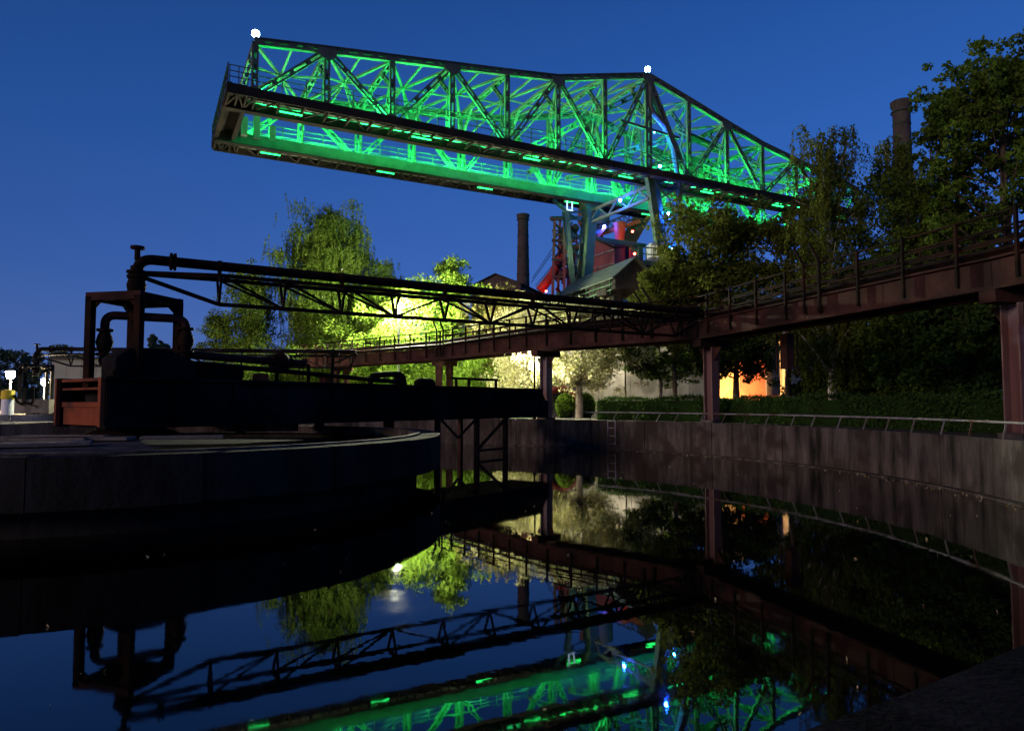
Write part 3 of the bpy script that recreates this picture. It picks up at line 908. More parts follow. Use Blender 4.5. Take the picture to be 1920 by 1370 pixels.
# near leg: post, inclined strut and lacing
NL = [K(7.0, 0, CD), K(7.35, 0, BZ)]
MB().beam(NL[0], NL[1], .58, .42, CA).build('leg', 'paint_green', crane)
MB().beam(K(7.25, .06, CD), K(7.5, .04, BZ), .5, .35, CA).build('leg', 'paint_green', crane)
MB().beam(K(7.75, 0, 19.0), K(7.6, 0, BZ), .34, .3, CA).build('leg_strut', 'paint_green', crane)
for k in range(4):
    u0, u1 = k / 4, (k + 1) / 4
    MB().beam(NL[0].lerp(NL[1], u0), K(7.75, 0, 19.0).lerp(K(7.6, 0, BZ), u1), .14, .1).build('leg_brace', 'paint_green', crane)
    MB().beam(NL[0].lerp(NL[1], u1), K(7.75, 0, 19.0).lerp(K(7.6, 0, BZ), u0), .14, .1).build('leg_brace', 'paint_green', crane)
for s in (0, 1):
    MB().beam(K(6.2, s, BZ), K(8.2, s, BZ), .6, .6, CN).build('sill_beam', 'paint_green', crane)
    for i in (6.3, 6.9, 7.5, 8.1):
        MB().lathe(K(i, s, BZ - .55) - CN * .15, [(.35, 0), (.4, .05), (.4, .25), (.35, .3)], 14, CN).build('wheel', 'crane_dark', crane)
# portal truss under the deck between the legs
for z in (CD - .9, CD - 1.9):
    MB().beam(K(7.0, 0, z), K(7.0, 1, z), .2, .2, CA).build('portal_chord', 'crane_paint', crane)
for k in range(6):
    MB().beam(K(7, k / 6, CD - (.9 if k % 2 else 1.9)), K(7, (k + 1) / 6, CD - (1.9 if k % 2 else .9)), .12, .12, CA).build('portal_brace', 'crane_paint', crane)
# blue lamps on the legs
for p in (K(7.5, -.02, 13.8), K(7.45, -.01, 16.6), K(6.85, .35, CD - 1.5), K(6.62, 1.10, 14.6), K(7.35, .05, 20.4), K(7.2, .03, 23.0)):
    MB().lathe(p, [(.03, 0), (.08, .03), (.08, .16), (.03, .19)], 10).build('blue_lamp', 'glow_blue', crane)
# beacons
for p in (K(0, 0, TOPH[0] + .30), K(7, 0, TOPH[7] + .35)):
    MB().lathe(p, [(.06, -.3), (.08, 0)], 10).build('beacon_stem', 'crane_dark', crane)
    MB().lathe(p, [(.10, 0), (.20, .08), (.22, .2), (.2, .32), (.08, .40)], 14).build('beacon', 'glow_beacon', crane, True)
# lit sign plate on the far leg
sg_ = K(6.35, .93, CD - 1.25)
MB().beam(sg_, sg_ + UP * .75, .10, .06, CA).build('sign_stroke', 'glow_sign', crane)
MB().beam(sg_ + CA * .5 + UP * .12, sg_ + CA * .5 + UP * .75, .10, .06, CA).build('sign_stroke', 'glow_sign', crane)
MB().beam(sg_, sg_ + CA * .58, .06, .10, CN).build('sign_stroke', 'glow_sign', crane)

# ------------------------------------------------------------------ bunker carrying the crane, huts
bk = thing('ore_bunker', (*XY(1200, 56), GZ), 'long dark concrete bunker under the crane legs', 'bunker')
MB().beam(K(5.6, .85, (GZ + 10) / 2), K(16, .85, (GZ + 10) / 2), 6.0, 10 - GZ, CN).build('wall', 'concrete_dark', bk)
for i in range(9):
    MB().beam(K(6.2 + 1.1 * i, 0, GZ), K(6.2 + 1.1 * i, 0, 10), .8, .7, CA).build('pier', 'concrete_dark', bk)
MB().beam(K(5.9, 0, 10.1), K(16, 0, 10.1), 1.2, .5, CN).build('rail_beam', 'concrete_dark', bk)
def gable(name, label, cat, a, b, width, z0, ze, zr, wallm, roofm, cat_extra=None):
    """gabled shed: a,b = ends of the ridge in plan"""
    a, b = V((a[0], a[1], 0)), V((b[0], b[1], 0))
    d = (b - a).normalized(); n = V((-d.y, d.x, 0)); h = width / 2
    t = thing(name, zv((a + b) / 2, z0), label, cat)
    poly = [a - n * h + UP * z0, a + n * h + UP * z0, a + n * h + UP * ze, a + UP * (zr - .05), a - n * h + UP * ze]
    MB().prism(poly, b - a).build('wall', wallm, t)
    for s in (-1, 1):
        e = n * (s * (h + .4)); dz = (zr - ze) * (h + .4) / h
        p0, p1 = a - d * .4 + UP * zr, b + d * .4 + UP * zr
        MB().prism([p0, p1, p1 + e - UP * dz, p0 + e - UP * dz], UP * .12).build('roof', roofm, t)
    return t, d, n
# green-roofed trolley shed under the far leg
sa, sb = P(1078, 516, 59), P(1188, 488, 49.5)
sh, sd_, sn_ = gable('machine_shed', 'green gabled shed roof below the left crane leg', 'shed', (sa.x, sa.y), (sb.x, sb.y), 3.0, 10.2, 11.15, 12.45, 'crane_dark', 'roof_green')  # dark walls stand for the shade under the open roof
for k in range(7):
    p = V((sa.x, sa.y, 0)).lerp(V((sb.x, sb.y, 0)), .15 + .13 * k) - sn_ * 1.55 * (1 if sn_.y > 0 else -1)
    MB().beam(zv(p, 9.9), zv(p, 11.2), .1, .1).build('bracket', 'paint_green', sh)
for z in (10.1, 10.5):
    MB().beam(zv(V((sa.x, sa.y, 0)) - sn_ * 1.75 * (1 if sn_.y > 0 else -1), z), zv(V((sb.x, sb.y, 0)) - sn_ * 1.75 * (1 if sn_.y > 0 else -1), z), .07, .07).build('rail', 'paint_green', sh)
# operator platform with railing and a lit round-headed window
op = thing('operator_platform', P(1225, 490, 51), 'pale green operator platform with railing and lit cab beside the near leg', 'platform')
pa, pb = P(1192, 487, 51.5), P(1262, 478, 52.5)
MB().beam(zv(pa, 12.35), zv(pb, 12.35), 2.2, .35).build('floor', 'paint_green', op)
MB().beam(zv(pa, 10) + V((.9, 0, 0)), zv(pa, 12.2) + V((.9, 0, 0)), .9, .9).build('leg', 'paint_green', op)
for z in (.5, 1.0):
    MB().beam(zv(pa, 12.5 + z) - V((0, 1.1, 0)), zv(pb, 12.5 + z) - V((0, 1.1, 0)), .07, .07).build('handrail', 'paint_green', op)
for k in range(6):
    p = zv(pa.lerp(pb, k / 5), 12.5) - V((0, 1.1, 0))
    MB().beam(p, p + UP * 1.05, .07, .07).build('rail_post', 'paint_green', op)
cb = P(1232, 466, 52.4)
MB().box((cb.x, cb.y + .6, 13.5), 1.1, 1.2, 1.6, .1).build('cab', 'hall_wall', op, bevel=.05)
for x in (-.3, 0, .3):
    MB().box((cb.x + x, cb.y - .02 + x * .1, 13.6), .22, .06, .9, .1).build('window', 'glow_window', op)

# ------------------------------------------------------------------ blast furnace works behind
def chimney(px, top, bot, d, rpx, label):
    p = XY(px, d); r = rpx * d / F
    zt, zb = Z(top, d), Z(bot, d)
    c = thing('brick_chimney', (p.x, p.y, zb), label, 'chimney')
    H_ = zt - zb
    MB().lathe((p.x, p.y, zb), [(r * 1.25, 0), (r * .98, H_ * .86)], 28).build('shaft', 'brick_dark', c, True); shf = bpy.context.scene.collection.objects[-1]
    MB().lathe((p.x, p.y, zb + H_ * .86 + .01), [(r * .99, 0), (r * 1.0, H_ * .10), (r * .96, H_ * .105)], 28).build('neck', 'brick_dark', c, True)
    MB().lathe((p.x, p.y, zt - H_ * .03), [(r * 1.0, -.3), (r * 1.2, 0), (r * 1.22, H_ * .025), (r * 1.05, H_ * .03)], 28).build('cap', 'brick_dark', c, True)
    for k in (.12, .28, .44, .60, .74, .86, .93):
        rr = r * (1.25 - .27 * min(k / .86, 1)) + .03
        MB().lathe((p.x, p.y, zb + H_ * k), [(rr, 0), (rr + .03, .02), (rr + .03, .14), (rr, .16)], 28).build('iron_band', 'roof_dark', shf, True)
    rr = r * 1.16
    pts = [(p.x + rr * math.cos(t), p.y + rr * math.sin(t), zb + H_ * .935) for t in [2 * math.pi * i / 24 for i in range(25)]]
    MB().tube(pts, .06, 6).build('hoop', 'roof_dark', c)
    return c
chimney(981, 402, 560, 115, 10.2, 'slender dark brick chimney standing left of the blast furnace')
chimney(1707, 190, 520, 75, 15.5, 'thick brick chimney rising out of the trees at the right')
ha, hb = P(952, 515, 100), P(1004, 520, 130)
hall, hd_, hn_ = gable('boiler_house', 'dark gabled hall at the foot of the slender chimney', 'hall', (P(930, 520, 105).x, 105), (P(1000, 520, 120).x, 122), 8.0, 6, Z(540, 108), Z(514, 105), 'brick_dark', 'roof_dark')
rb = thing('furnace_house', P(1150, 505, 78), 'red brown metal clad furnace house behind the crane leg', 'building')
fx, fy = P(1108, 480, 78), P(1152, 480, 74)
q3 = P(1206, 480, 84)
z0 = Z(560, 78)
MB().prism([zv(fx, z0), zv(fy, z0), zv(fy, Z(466, 74)), zv(fx, Z(447, 78))], V((2.2, 5.2, 0))).build('front_wall', 'brick_red', rb)
MB().prism([zv(fy, z0) + V((.05, .05, 0)), zv(q3, z0), zv(q3, Z(462, 84)), zv(fy, Z(466, 74)) + V((.05, .05, 0))], V((-1.5, 3.2, 0))).build('side_wall', 'brick_red', rb)
MB().prism([zv(fx, Z(446, 78)) + V((-.4, -.3, 0)), zv(fy, Z(465, 74)) + V((0, -.4, 0)), zv(q3, Z(461, 84)) + V((.4, 0, 0)), zv(fx, Z(446, 78)) + V((6, 10, 0))], UP * .25).build('roof', 'roof_dark', rb)
dv = (fy - fx); dv.z = 0
for k in (0.25, .55, .8):
    zz = z0 + (Z(456, 76) - z0) * k
    MB().beam(zv(fx, zz) - V((.03, .12, 0)), zv(fy, zz) - V((.03, .12, 0)), .06, .14).build('band', 'concrete_pale', rb)
MB().beam(zv(fy.lerp(q3, .4), z0) - V((0, .3, 0)), zv(fy.lerp(q3, .4), Z(468, 80)) - V((0, .3, 0)), .35, .3).build('downpipe', 'roof_dark', rb)
# furnace: tank, cone, inclined conveyor, skeleton tower
bf = thing('blast_furnace', P(1110, 540, 95), 'red lit blast furnace with tank and inclined hoist behind the crane', 'blast furnace')
t0 = P(1113, 405, 95)
MB().lathe(V((t0.x, t0.y, Z(425, 95))), [(1.9, 0), (2.2, .6), (2.2, 2.9), (2.0, 3.0)], 22).build('top_tank', 'brick_red', bf, True)
MB().lathe(V((t0.x, t0.y, Z(540, 95))), [(2.8, 0), (2.6, 2), (1.9, 5), (1.3, 7), (1.3, 8.2)], 22).build('stack', 'brick_dark', bf, True)
t1 = P(1162, 440, 90)
MB().lathe(V((t1.x, t1.y, Z(462, 90))), [(.45, 0), (.62, 1.2), (.85, 3.1), (.6, 3.2)], 18).build('red_cone', 'red_lit_steel', bf, True)
MB().beam(P(1165, 475, 92), P(1212, 393, 92), 2.0, 1.6, V((1, 0, 0))).build('inclined_hoist', 'brick_dark', bf)
for o_ in (0, -1.0):
    MB().beam(P(1122, 425, 93) + UP * o_, P(1208, 388, 93) + UP * o_, .22, .22).build('bridge_chord', 'brick_dark', bf)
for k in range(9):
    p = P(1122, 425, 93).lerp(P(1208, 388, 93), k / 9); q = P(1122, 425, 93).lerp(P(1208, 388, 93), (k + 1) / 9)
    MB().beam(p, q - UP * 1.0, .12, .12).build('bridge_brace', 'brick_dark', bf)
    MB().beam(p, p - UP * 1.0, .12, .12).build('bridge_brace', 'brick_dark', bf)
MB().beam(P(1128, 438, 91), P(1200, 415, 91), .5, .5).build('red_beam', 'red_lit_steel', bf)
MB().beam(P(1100, 470, 90), P(1135, 425, 90), .4, .4).build('red_beam', 'red_lit_steel', bf)
MB().tube([P(1012, 545, 88), P(1038, 512, 88), P(1056, 470, 90)], .62, 12).build('red_downcomer', 'red_lit_steel', bf, True)
tw = [(1036, 86), (1046, 90), (1066, 88), (1058, 84)]
for (x, d) in tw:
    MB().beam(P(x, 560, d), P(x + (4 if x < 1050 else 0), 412, d), .34, .34).build('tower_post', 'brick_red', bf)
for y in (412, 452, 488, 520):
    for (a, b_) in ((0, 1), (1, 2), (2, 3), (3, 0), (0, 2)):
        MB().beam(P(tw[a][0] + 2, y, tw[a][1]), P(tw[b_][0], y - 2, tw[b_][1]), .28, .28).build('tower_beam', 'brick_dark', bf)
for (a, b_, y0, y1) in ((0, 2, 412, 452), (2, 0, 452, 488), (0, 2, 488, 520), (2, 0, 412, 452), (0, 2, 452, 488), (3, 1, 452, 488)):
    MB().beam(P(tw[a][0], y0, tw[a][1]), P(tw[b_][0], y1, tw[b_][1]), .18, .18).build('tower_brace', 'brick_dark', bf)
MB().beam(P(1033, 410, 86), P(1105, 408, 90), .4, .5).build('platform_beam', 'brick_dark', bf)
MB().beam(P(1060, 450, 88), P(1140, 432, 92), 2.0, .5).build('platform', 'brick_dark', bf)
for k in range(8):
    p = P(1060 + 11 * k, 449 - 2.2 * k, 88 + .5 * k)
    MB().beam(p, p + UP * 1.1, .08, .08).build('rail_post', 'brick_dark', bf)
rf = random.Random(3)
for k in range(34):
    x = rf.uniform(1034, 1092); y = rf.uniform(425, 545); d = rf.uniform(85, 97)
    if rf.random() < .4: dx, dy = rf.uniform(-4, 4), rf.uniform(25, 60)
    elif rf.random() < .6: dx, dy = rf.uniform(14, 34), rf.uniform(-6, 6)
    else: dx, dy = rf.uniform(14, 30), rf.uniform(14, 34) * rf.choice((-1, 1))
    w_ = rf.choice((.16, .22, .34))
    MB().beam(P(x, y, d), P(x + dx, y + dy, d + rf.uniform(-1, 1)), w_, w_).build('steel_member', rf.choice(('brick_dark', 'roof_dark', 'brick_dark', 'dark_red')), bf)
for (x0, y0, x1, y1, r_) in ((1046, 470, 1092, 462, .5), (1040, 520, 1085, 505, .65), (1070, 545, 1072, 470, .6), (1088, 440, 1120, 436, .5)):
    MB().tube([P(x0, y0, 92), P(x1, y1, 92)], r_, 10).build('gas_pipe', 'brick_dark', bf, True)
for k in range(7):
    c = P(1052 + (k % 4) * 7, 448 - (k * 5) % 17, 88)
    MB().lathe(c, [(.3, 0), (.55, .2), (.55, .8), (.3, 1.0)], 10, (rnd.uniform(-1, 1), rnd.uniform(-1, 1), .5)).build('valve_gear', 'brick_dark', bf)
MB().tube(piperun([P(1048, 500, 87), P(1060, 493, 87), P(1075, 493, 87)], .5), .3, 10).build('green_pipe', 'paint_green', bf, True)
for (x, y, d) in ((1133, 425, 89.5),):
    MB().lathe(P(x, y, d), [(.05, 0), (.15, .1), (.05, .2)], 8).build('blue_lamp', 'glow_blue', bf)
for (x, y, d) in ((1190, 478, 78), (1150, 460, 88.5), (1024, 548, 86), (1186, 436, 88), (1100, 452, 91)):
    MB().lathe(P(x, y, d), [(.03, 0), (.12, .06), (.12, .2), (.03, .25)], 8).build('red_lamp', 'glow_red', bf)  # lamp spots assumed from the red light on the furnace works
for (x0, y0, x1, y1) in ((996, 530, 1034, 476), (1004, 536, 1034, 500), (998, 522, 1040, 460)):
    MB().tube([P(x0, y0, 100), P(x1, y1, 88)], .05, 5).build('guy_cable', 'roof_dark', bf)

# concrete ruin wall behind the flowering tree, with bright orange lit bay
cw = thing('concrete_ruin', (*XY(1210, 44), GZ), 'weathered concrete bunker wall behind the green tree and hedge', 'wall')
xs = [1060, 1120, 1180, 1240, 1290, 1334]
for a, b_ in zip(xs, xs[1:]):
    p, q = XY(a, 43 + (a - 1060) * .004), XY(b_, 43 + (b_ - 1060) * .004)
    MB().beam(zv(p, 3.6) + V((.015, 0, 0)), zv(q, 3.6) - V((.015, 0, 0)), .5, 4.8 + rnd.uniform(-.1, .1)).build('wall_panel', 'concrete_pale', cw)
ob = thing('lit_bay', (*XY(1412, 46), GZ), 'plastered recess glowing orange from an assumed unseen floodlight', 'recess')
def wallpiece(a, b_, d0, d1, z0, z1, m, nm, par, th=.4):
    p, q = XY(a, d0), XY(b_, d1)
    MB().beam(zv(p, (z0 + z1) / 2), zv(q, (z0 + z1) / 2), th, z1 - z0).build(nm, m, par)
wallpiece(1330, 1392, 47.5, 47.5, GZ, 8.6, 'concrete_pale', 'back_wall', ob)
wallpiece(1388, 1436, 46.2, 45.8, GZ, 7.6, 'brick_red', 'side_wall', ob)
wallpiece(1434, 1472, 46, 46, GZ, 2.55, 'brick_red', 'parapet', ob)
wallpiece(1436, 1476, 48.5, 48.5, GZ, 8.0, 'concrete_pale', 'rear_wall', ob)
wallpiece(1470, 1526, 45.4, 45.8, GZ, 6.4, 'concrete_pale', 'pier', ob, .8)
for x in (1478, 1498):
    p = XY(x, 44.97); MB().box((p.x, p.y, 2.75), .24, .04, .34).build('wall_hole', 'roof_dark', ob)
fl = thing('assumed_floodlight', (*XY(1341, 44.6), GZ), 'assumed orange floodlight, unseen behind the middle column, shining into the recess', 'floodlight')  # assumed lamp, added for the orange light in the recess
p = XY(1341, 44.6); pz = V((p.x, p.y, 2.2)); fd = V((.72, .69, .05)).normalized()
MB().beam(pz - fd * .12, pz, .7, .45, fd.cross(UP)).build('housing', 'black_steel', fl)
MB().beam(pz + fd * .005, pz + fd * .03, .64, .40, fd.cross(UP)).build('lamp', 'glow_assumed_sodium', fl)
MB().beam((p.x, p.y, GZ), (p.x, p.y, 2.0), .1, .1).build('stand', 'black_steel', fl)
# assumed path lamps, unseen behind the walkway girder, added to light the flowering trees
def assumed_path_lamp(q_, m, label):
    fl = thing('assumed_path_lamp', (q_.x, q_.y, GZ), label, 'lamp post', 'assumed path lamps behind the walkway')
    MB().lathe((q_.x, q_.y, GZ), [(.09, 0), (.09, .4), (.045, .45), (.045, q_.z - GZ - .15)], 10).build('pole', 'black_steel', fl, True)
    MB().lathe((q_.x, q_.y, q_.z - .15), [(.05, 0), (.14, .07), (.15, .16), (.10, .27)], 14).build('lamp', m, fl, True)
    MB().lathe((q_.x, q_.y, q_.z + .13), [(.2, 0), (.06, .08)], 14).build('cap', 'black_steel', fl)
assumed_path_lamp(P(1002, 647, 35.9), 'glow_assumed_path', 'slim unseen path lamp assumed left of the flowering trunk, its head behind the walkway girder')  # assumed lamp, added to brighten the flowering crowns
assumed_path_lamp(P(1172, 634, 41.3), 'glow_assumed_path_soft', 'unseen path lamp added to light the concrete wall, its head behind the walkway girder')  # second lamp, added to brighten the wall behind the flowering crown
# red arch by the round shrubs
ar = thing('red_arch', (*XY(1052, 41), GZ), 'dark red steel arch half hidden behind the round shrub', 'arch')
p = XY(1052, 41)
MB().tube([(p.x + 1.15 * math.cos(t), p.y, GZ + .5 + 1.15 * math.sin(t)) for t in [math.pi * i / 14 for i in range(15)]], .2, 8).build('arch_pipe', 'dark_red', ar, True)
MB().box((p.x, p.y + .6, GZ + .9), 2.6, .3, 1.9).build('opening_shade', 'roof_dark', ar)  # dark sheet stands for the shade in the arch opening

# ------------------------------------------------------------------ lamps
def street_lamp(px, py, d, label, m, base_z=GZ, r=.16, pole=.06):
    q = P(px, py, d)
    t = thing('lamp_post', (q.x, q.y, base_z), label, 'lamp post')
    MB().lathe((q.x, q.y, base_z), [(pole * 1.6, 0), (pole * 1.6, .5), (pole, .55), (pole, q.z - base_z - .2)], 12).build('pole', 'lamp_metal', t, True)
    MB().lathe((q.x, q.y, q.z - .2), [(.07, 0), (r * .6, .05)], 12).build('socket', 'lamp_metal', t)
    MB().lathe((q.x, q.y, q.z - .14), [(r * .5, 0), (r, r * .7), (r, r * 1.3), (r * .6, r * 1.9)], 14).build('lamp', m, t, True)
    MB().lathe((q.x, q.y, q.z + r * 1.9 - .12), [(r * 1.2, 0), (r * .4, .12)], 14).build('cap', 'lamp_metal', t)
    return t
street_lamp(748, 574, 48.5, 'bright white street lamp among the lit green trees', 'glow_street', r=.17, pole=.09)
street_lamp(20, 706, 46, 'dazzling lamp at the left edge above the yellow capped tank', 'glow_warm', r=.25)
street_lamp(84, 719, 47, 'dazzling lower lamp left of the rusty trough end', 'glow_warm', r=.22)

# ------------------------------------------------------------------ second basin to the left, with its own arm
SO = P(66, 752, 42); SO.z = 2.25
tk = thing('second_trough', (SO.x, SO.y, GZ), 'pale graffiti marked concrete block of the second basin at the left', 'block')
MB().box((SO.x, SO.y, 1.85), 2.7, 1.8, .86, .05).build('block', 'concrete_pale', tk, bevel=.02)
MB().lathe((SO.x + .6, SO.y, GZ), [(1.1, 0), (.9, .24)], 18).build('foot', 'black_steel', tk)
for (x0, z0, x1, z1) in ((-.25, 1.95, .1, 1.88), (.3, 2.05, .42, 1.9), (.42, 1.92, .75, 1.86), (.72, 1.88, .70, 1.75)):
    MB().beam((SO.x + x0, SO.y - .93, z0), (SO.x + x1, SO.y - .93, z1), .03, .06, (0, 1, 0)).build('graffiti_stroke', 'black_steel', tk)
pipe_gantry(SO, (.7, .7, 0), (1, .12, 0), 19, 0, 'distant pipe gantry and truss arm of the second basin', 'box_steel')
sr = thing('second_basin_wall', (SO.x, SO.y, GZ), 'low concrete rim of the second basin at the far left', 'wall')
for k in range(24):
    a0 = 2 * math.pi * k / 24
    MB().arc((SO.x, SO.y), 11.4, 11.8, GZ - .2, GZ + .28, a0 + .002, a0 + 2 * math.pi / 24 - .002, 4).build('panel', 'concrete_pale', sr)
yt = P(15, 738, 33)
yk = thing('yellow_capped_tank', (yt.x, yt.y, GZ), 'white tank with bright yellow cap under the left lamp', 'tank')
MB().lathe((yt.x, yt.y, GZ), [(.26, 0), (.26, .95), (.24, 1.0)], 18).build('body', 'white_paint', yk, True)
MB().lathe((yt.x, yt.y, GZ + 1.0), [(.27, 0), (.29, .05), (.27, .40), (.10, .46)], 18).build('cap', 'yellow_paint', yk, True)
MB().tube(piperun([(yt.x + .3, yt.y, GZ + 1.2), (yt.x + .5, yt.y, GZ + .8), (yt.x + 1.2, yt.y, GZ + .8), (yt.x + 1.2, yt.y, GZ + 1.6)], .15), .06, 8).build('hose', 'black_steel', yk, True)
hl = thing('grey_hall', (*XY(230, 78), GZ), 'long pale grey hall behind the second basin', 'hall')
xs = [96, 124, 152, 180, 208, 236, 264, 292, 320]
for a, b_ in zip(xs, xs[1:]):
    p, q = XY(a, 78), XY(b_, 78)
    MB().beam(zv(p, 4.1) + V((.02, 0, 0)), zv(q, 4.1) - V((.02, 0, 0)), .3, 5.8).build('wall_panel', 'hall_wall', hl)
p, q = XY(94, 78), XY(322, 78)
MB().beam(zv(p, 7.1), zv(q, 7.1), 1.2, .22).build('roof_edge', 'roof_dark', hl)
MB().beam(zv(p, 4) + V((0, 6, 0)), zv(q, 4) + V((0, 6, 0)), 11, 5.6).build('body', 'hall_wall', hl)

# ------------------------------------------------------------------ vegetation
def leaf_mesh(name, C, size, rng, m, parent, down=0.0, asp=.55):
    C = np.asarray(C, dtype=np.float32)
    n = len(C)
    u = rng.normal(size=(n, 3)); u[:, 2] -= down * 2.5
    u /= np.linalg.norm(u, axis=1)[:, None]
    t = rng.normal(size=(n, 3))
    v = np.cross(u, t); v /= np.linalg.norm(v, axis=1)[:, None]
    s = (size * rng.uniform(.45, 1.5, n))[:, None]
    q = np.stack([C + u * s, C + v * s * asp, C - u * s, C - v * s * asp], axis=1).reshape(-1, 3)
    me = bpy.data.meshes.new(name)
    me.vertices.add(4 * n); me.loops.add(4 * n); me.polygons.add(n)
    me.vertices.foreach_set('co', q.astype(np.float32).ravel())
    me.loops.foreach_set('vertex_index', np.arange(4 * n, dtype=np.int32))
    me.polygons.foreach_set('loop_start', np.arange(0, 4 * n, 4, dtype=np.int32))
    me.update(calc_edges=True)
    at = me.attributes.new('tint', 'FLOAT', 'POINT')
    at.data.foreach_set('value', np.repeat(rng.uniform(0, 1, n), 4).astype(np.float32))
    me.materials.append(M[m])
    o = bpy.data.objects.new(name, me)
    COL.objects.link(o)
    if parent is not None:
        put(o, parent)
    return o
SEED = [11]
def tree(name, label, px, d, top, wid_px, kind='round', n=9000, size=.10, m='leaf_green', bark='bark', cb=.25, group=None, strands=0, trunk_r=None, base=GZ, clump=.16, limbs=26, cat='tree', leaders=0, flat=1.0):
    SEED[0] += 1
    rng = np.random.default_rng(SEED[0])
    p = XY(px, d)
    H_ = Z(top, d) - base
    R_ = wid_px * d / F / 2
    tr_ = trunk_r or max(.05, H_ * .014)
    n = int(n * 1.9)
    t = thing(name, (p.x, p.y, base), label, cat, group)
    # trunk with a slight wander
    pts, rs = [], []
    wx, wy = 0.0, 0.0
    for k in range(9):
        u = k / 8
        pts.append(V((p.x + wx, p.y + wy, base - .1 + u * H_ * .92)))
        rs.append(tr_ * (1.15 - u * 1.02) + .008)
        wx += rng.normal() * H_ * .005; wy += rng.normal() * H_ * .005
    tm = MB().tube(pts, rs, 9)
    tm.build('trunk', bark, t, True)
    def at(u):
        f = min(max(u / .92, 0), .999) * 8
        i = int(f)
        return pts[i].lerp(pts[i + 1], f - i)
    prof = {'round': lambda u: math.sqrt(max(.05, 1 - ((u - .48) / .56) ** 2)),
            'cone': lambda u: max(.10, 1.05 - u * .95),
            'column': lambda u: .8 * math.sqrt(max(.06, 1 - ((u - .45) / .58) ** 2)) + .1,
            'broad': lambda u: math.sqrt(max(.05, 1 - (max(u - .45, 0) / .56) ** 2)) * (.75 + .25 * min(u / .4, 1)),
            'birch': lambda u: (.85 + .15 * u) * math.sqrt(max(.05, 1 - (max(u - .62, 0) / .39) ** 2))}[kind]
    lm = MB()
    cents, crad = [], []
    ga = rng.uniform(0, 6.28)
    for k in range(limbs):
        u = (k + rng.uniform(.1, .9)) / limbs
        hgt = cb + (1 - cb) * u * .97
        ga += 2.4 + rng.normal() * .35
        rr = R_ * prof(u) * rng.uniform(.62, 1.12)
        s = at(max(cb * .8, hgt - (.10 if kind != 'cone' else .03) * (1 + rng.uniform(-.3, .5))))
        e = V((p.x + rr * math.cos(ga), p.y + rr * math.sin(ga), base + H_ * hgt + rng.normal() * H_ * .015))
        mid = s.lerp(e, .5) + V((0, 0, (.06 if kind != 'cone' else -.02) * rr))
        r0 = max(.022, tr_ * .42 * (1.05 - hgt))
        lm.tube([s, mid, e], [r0, r0 * .65, r0 * .22], 5)
        cl = R_ * clump
        for f_, w_ in ((.45, .8), (.72, 1.0), (1.0, 1.0)):
            c = s.lerp(mid, f_ * 2) if f_ < .5 else mid.lerp(e, (f_ - .5) * 2)
            for _ in range(2):
                cents.append((c.x + rng.normal() * cl * .9, c.y + rng.normal() * cl * .9, c.z + rng.normal() * cl * .7 * flat))
                crad.append(cl * w_ * rng.uniform(.55, 1.25))
    for _ in range(5):
        q = at(.9); cents.append((q.x + rng.normal() * R_ * .06, q.y + rng.normal() * R_ * .06, base + H_ * rng.uniform(.88, .985))); crad.append(R_ * clump * .55)
    for _ in range(leaders):
        # upright leader shoots that break the outline
        a_ = rng.uniform(0, 6.28); r_ = R_ * rng.uniform(.05, .6)
        h_ = base + H_ * (.62 + .34 * math.sqrt(max(0, 1 - (r_ / R_) ** 2)) - .13)
        o_ = V((p.x + r_ * math.cos(a_), p.y + r_ * math.sin(a_), h_))
        ln = rng.uniform(.7, 1.7)
        tip = o_ + V((rng.normal() * .18 + .1 * math.cos(a_), rng.normal() * .18, ln))
        lm.tube([o_ - V((0, 0, .8)), o_, tip], [.035, .028, .012], 5)
        for k in range(7):
            q = o_.lerp(tip, k / 6)
            for sg in (-1, 1):
                w_ = (1 - k / 7.5) * .34
                cents.append((q.x + sg * w_ * rng.uniform(.3, 1), q.y + rng.normal() * w_ * .5, q.z + w_ * .35)); crad.append(.09 + w_ * .32)
    lm.build('limbs', bark, t, True)
    cents = np.array(cents); crad = np.array(crad)
    wgt = crad ** 2 / np.sum(crad ** 2)
    idx = rng.choice(len(cents), n, p=wgt)
    g_ = rng.normal(size=(n, 3)); g_ /= np.linalg.norm(g_, axis=1)[:, None]
    rad = rng.uniform(0, 1, n) ** .45
    Cc = cents[idx] + g_ * (crad[idx] * rad)[:, None] * np.array([1.15, 1.15, .8 * flat])
    if strands:
        # hanging twigs
        allp = [Cc]
        for _ in range(strands):
            k = rng.integers(len(cents))
            o_ = cents[k] + rng.normal(size=3) * crad[k] * .8
            ln = rng.uniform(.25, 1.0) * min(H_ * .15, 2.4)
            m_ = int(ln / (size * .55)) + 2
            tt = np.linspace(0, 1, m_)
            dx, dy = rng.normal() * .10, rng.normal() * .10
            S = np.stack([o_[0] + dx * tt * ln + rng.normal(size=m_) * .05, o_[1] + dy * tt * ln + rng.normal(size=m_) * .05, o_[2] - ln * tt], axis=1)
            allp.append(S[S[:, 2] > base + .3])
        Cc = np.concatenate(allp)
    Cc = Cc[Cc[:, 2] > base + .1]
    leaf_mesh('crown', Cc, size, rng, m, t, .5 if strands else 0.0, .42 if strands else .6)
    return t
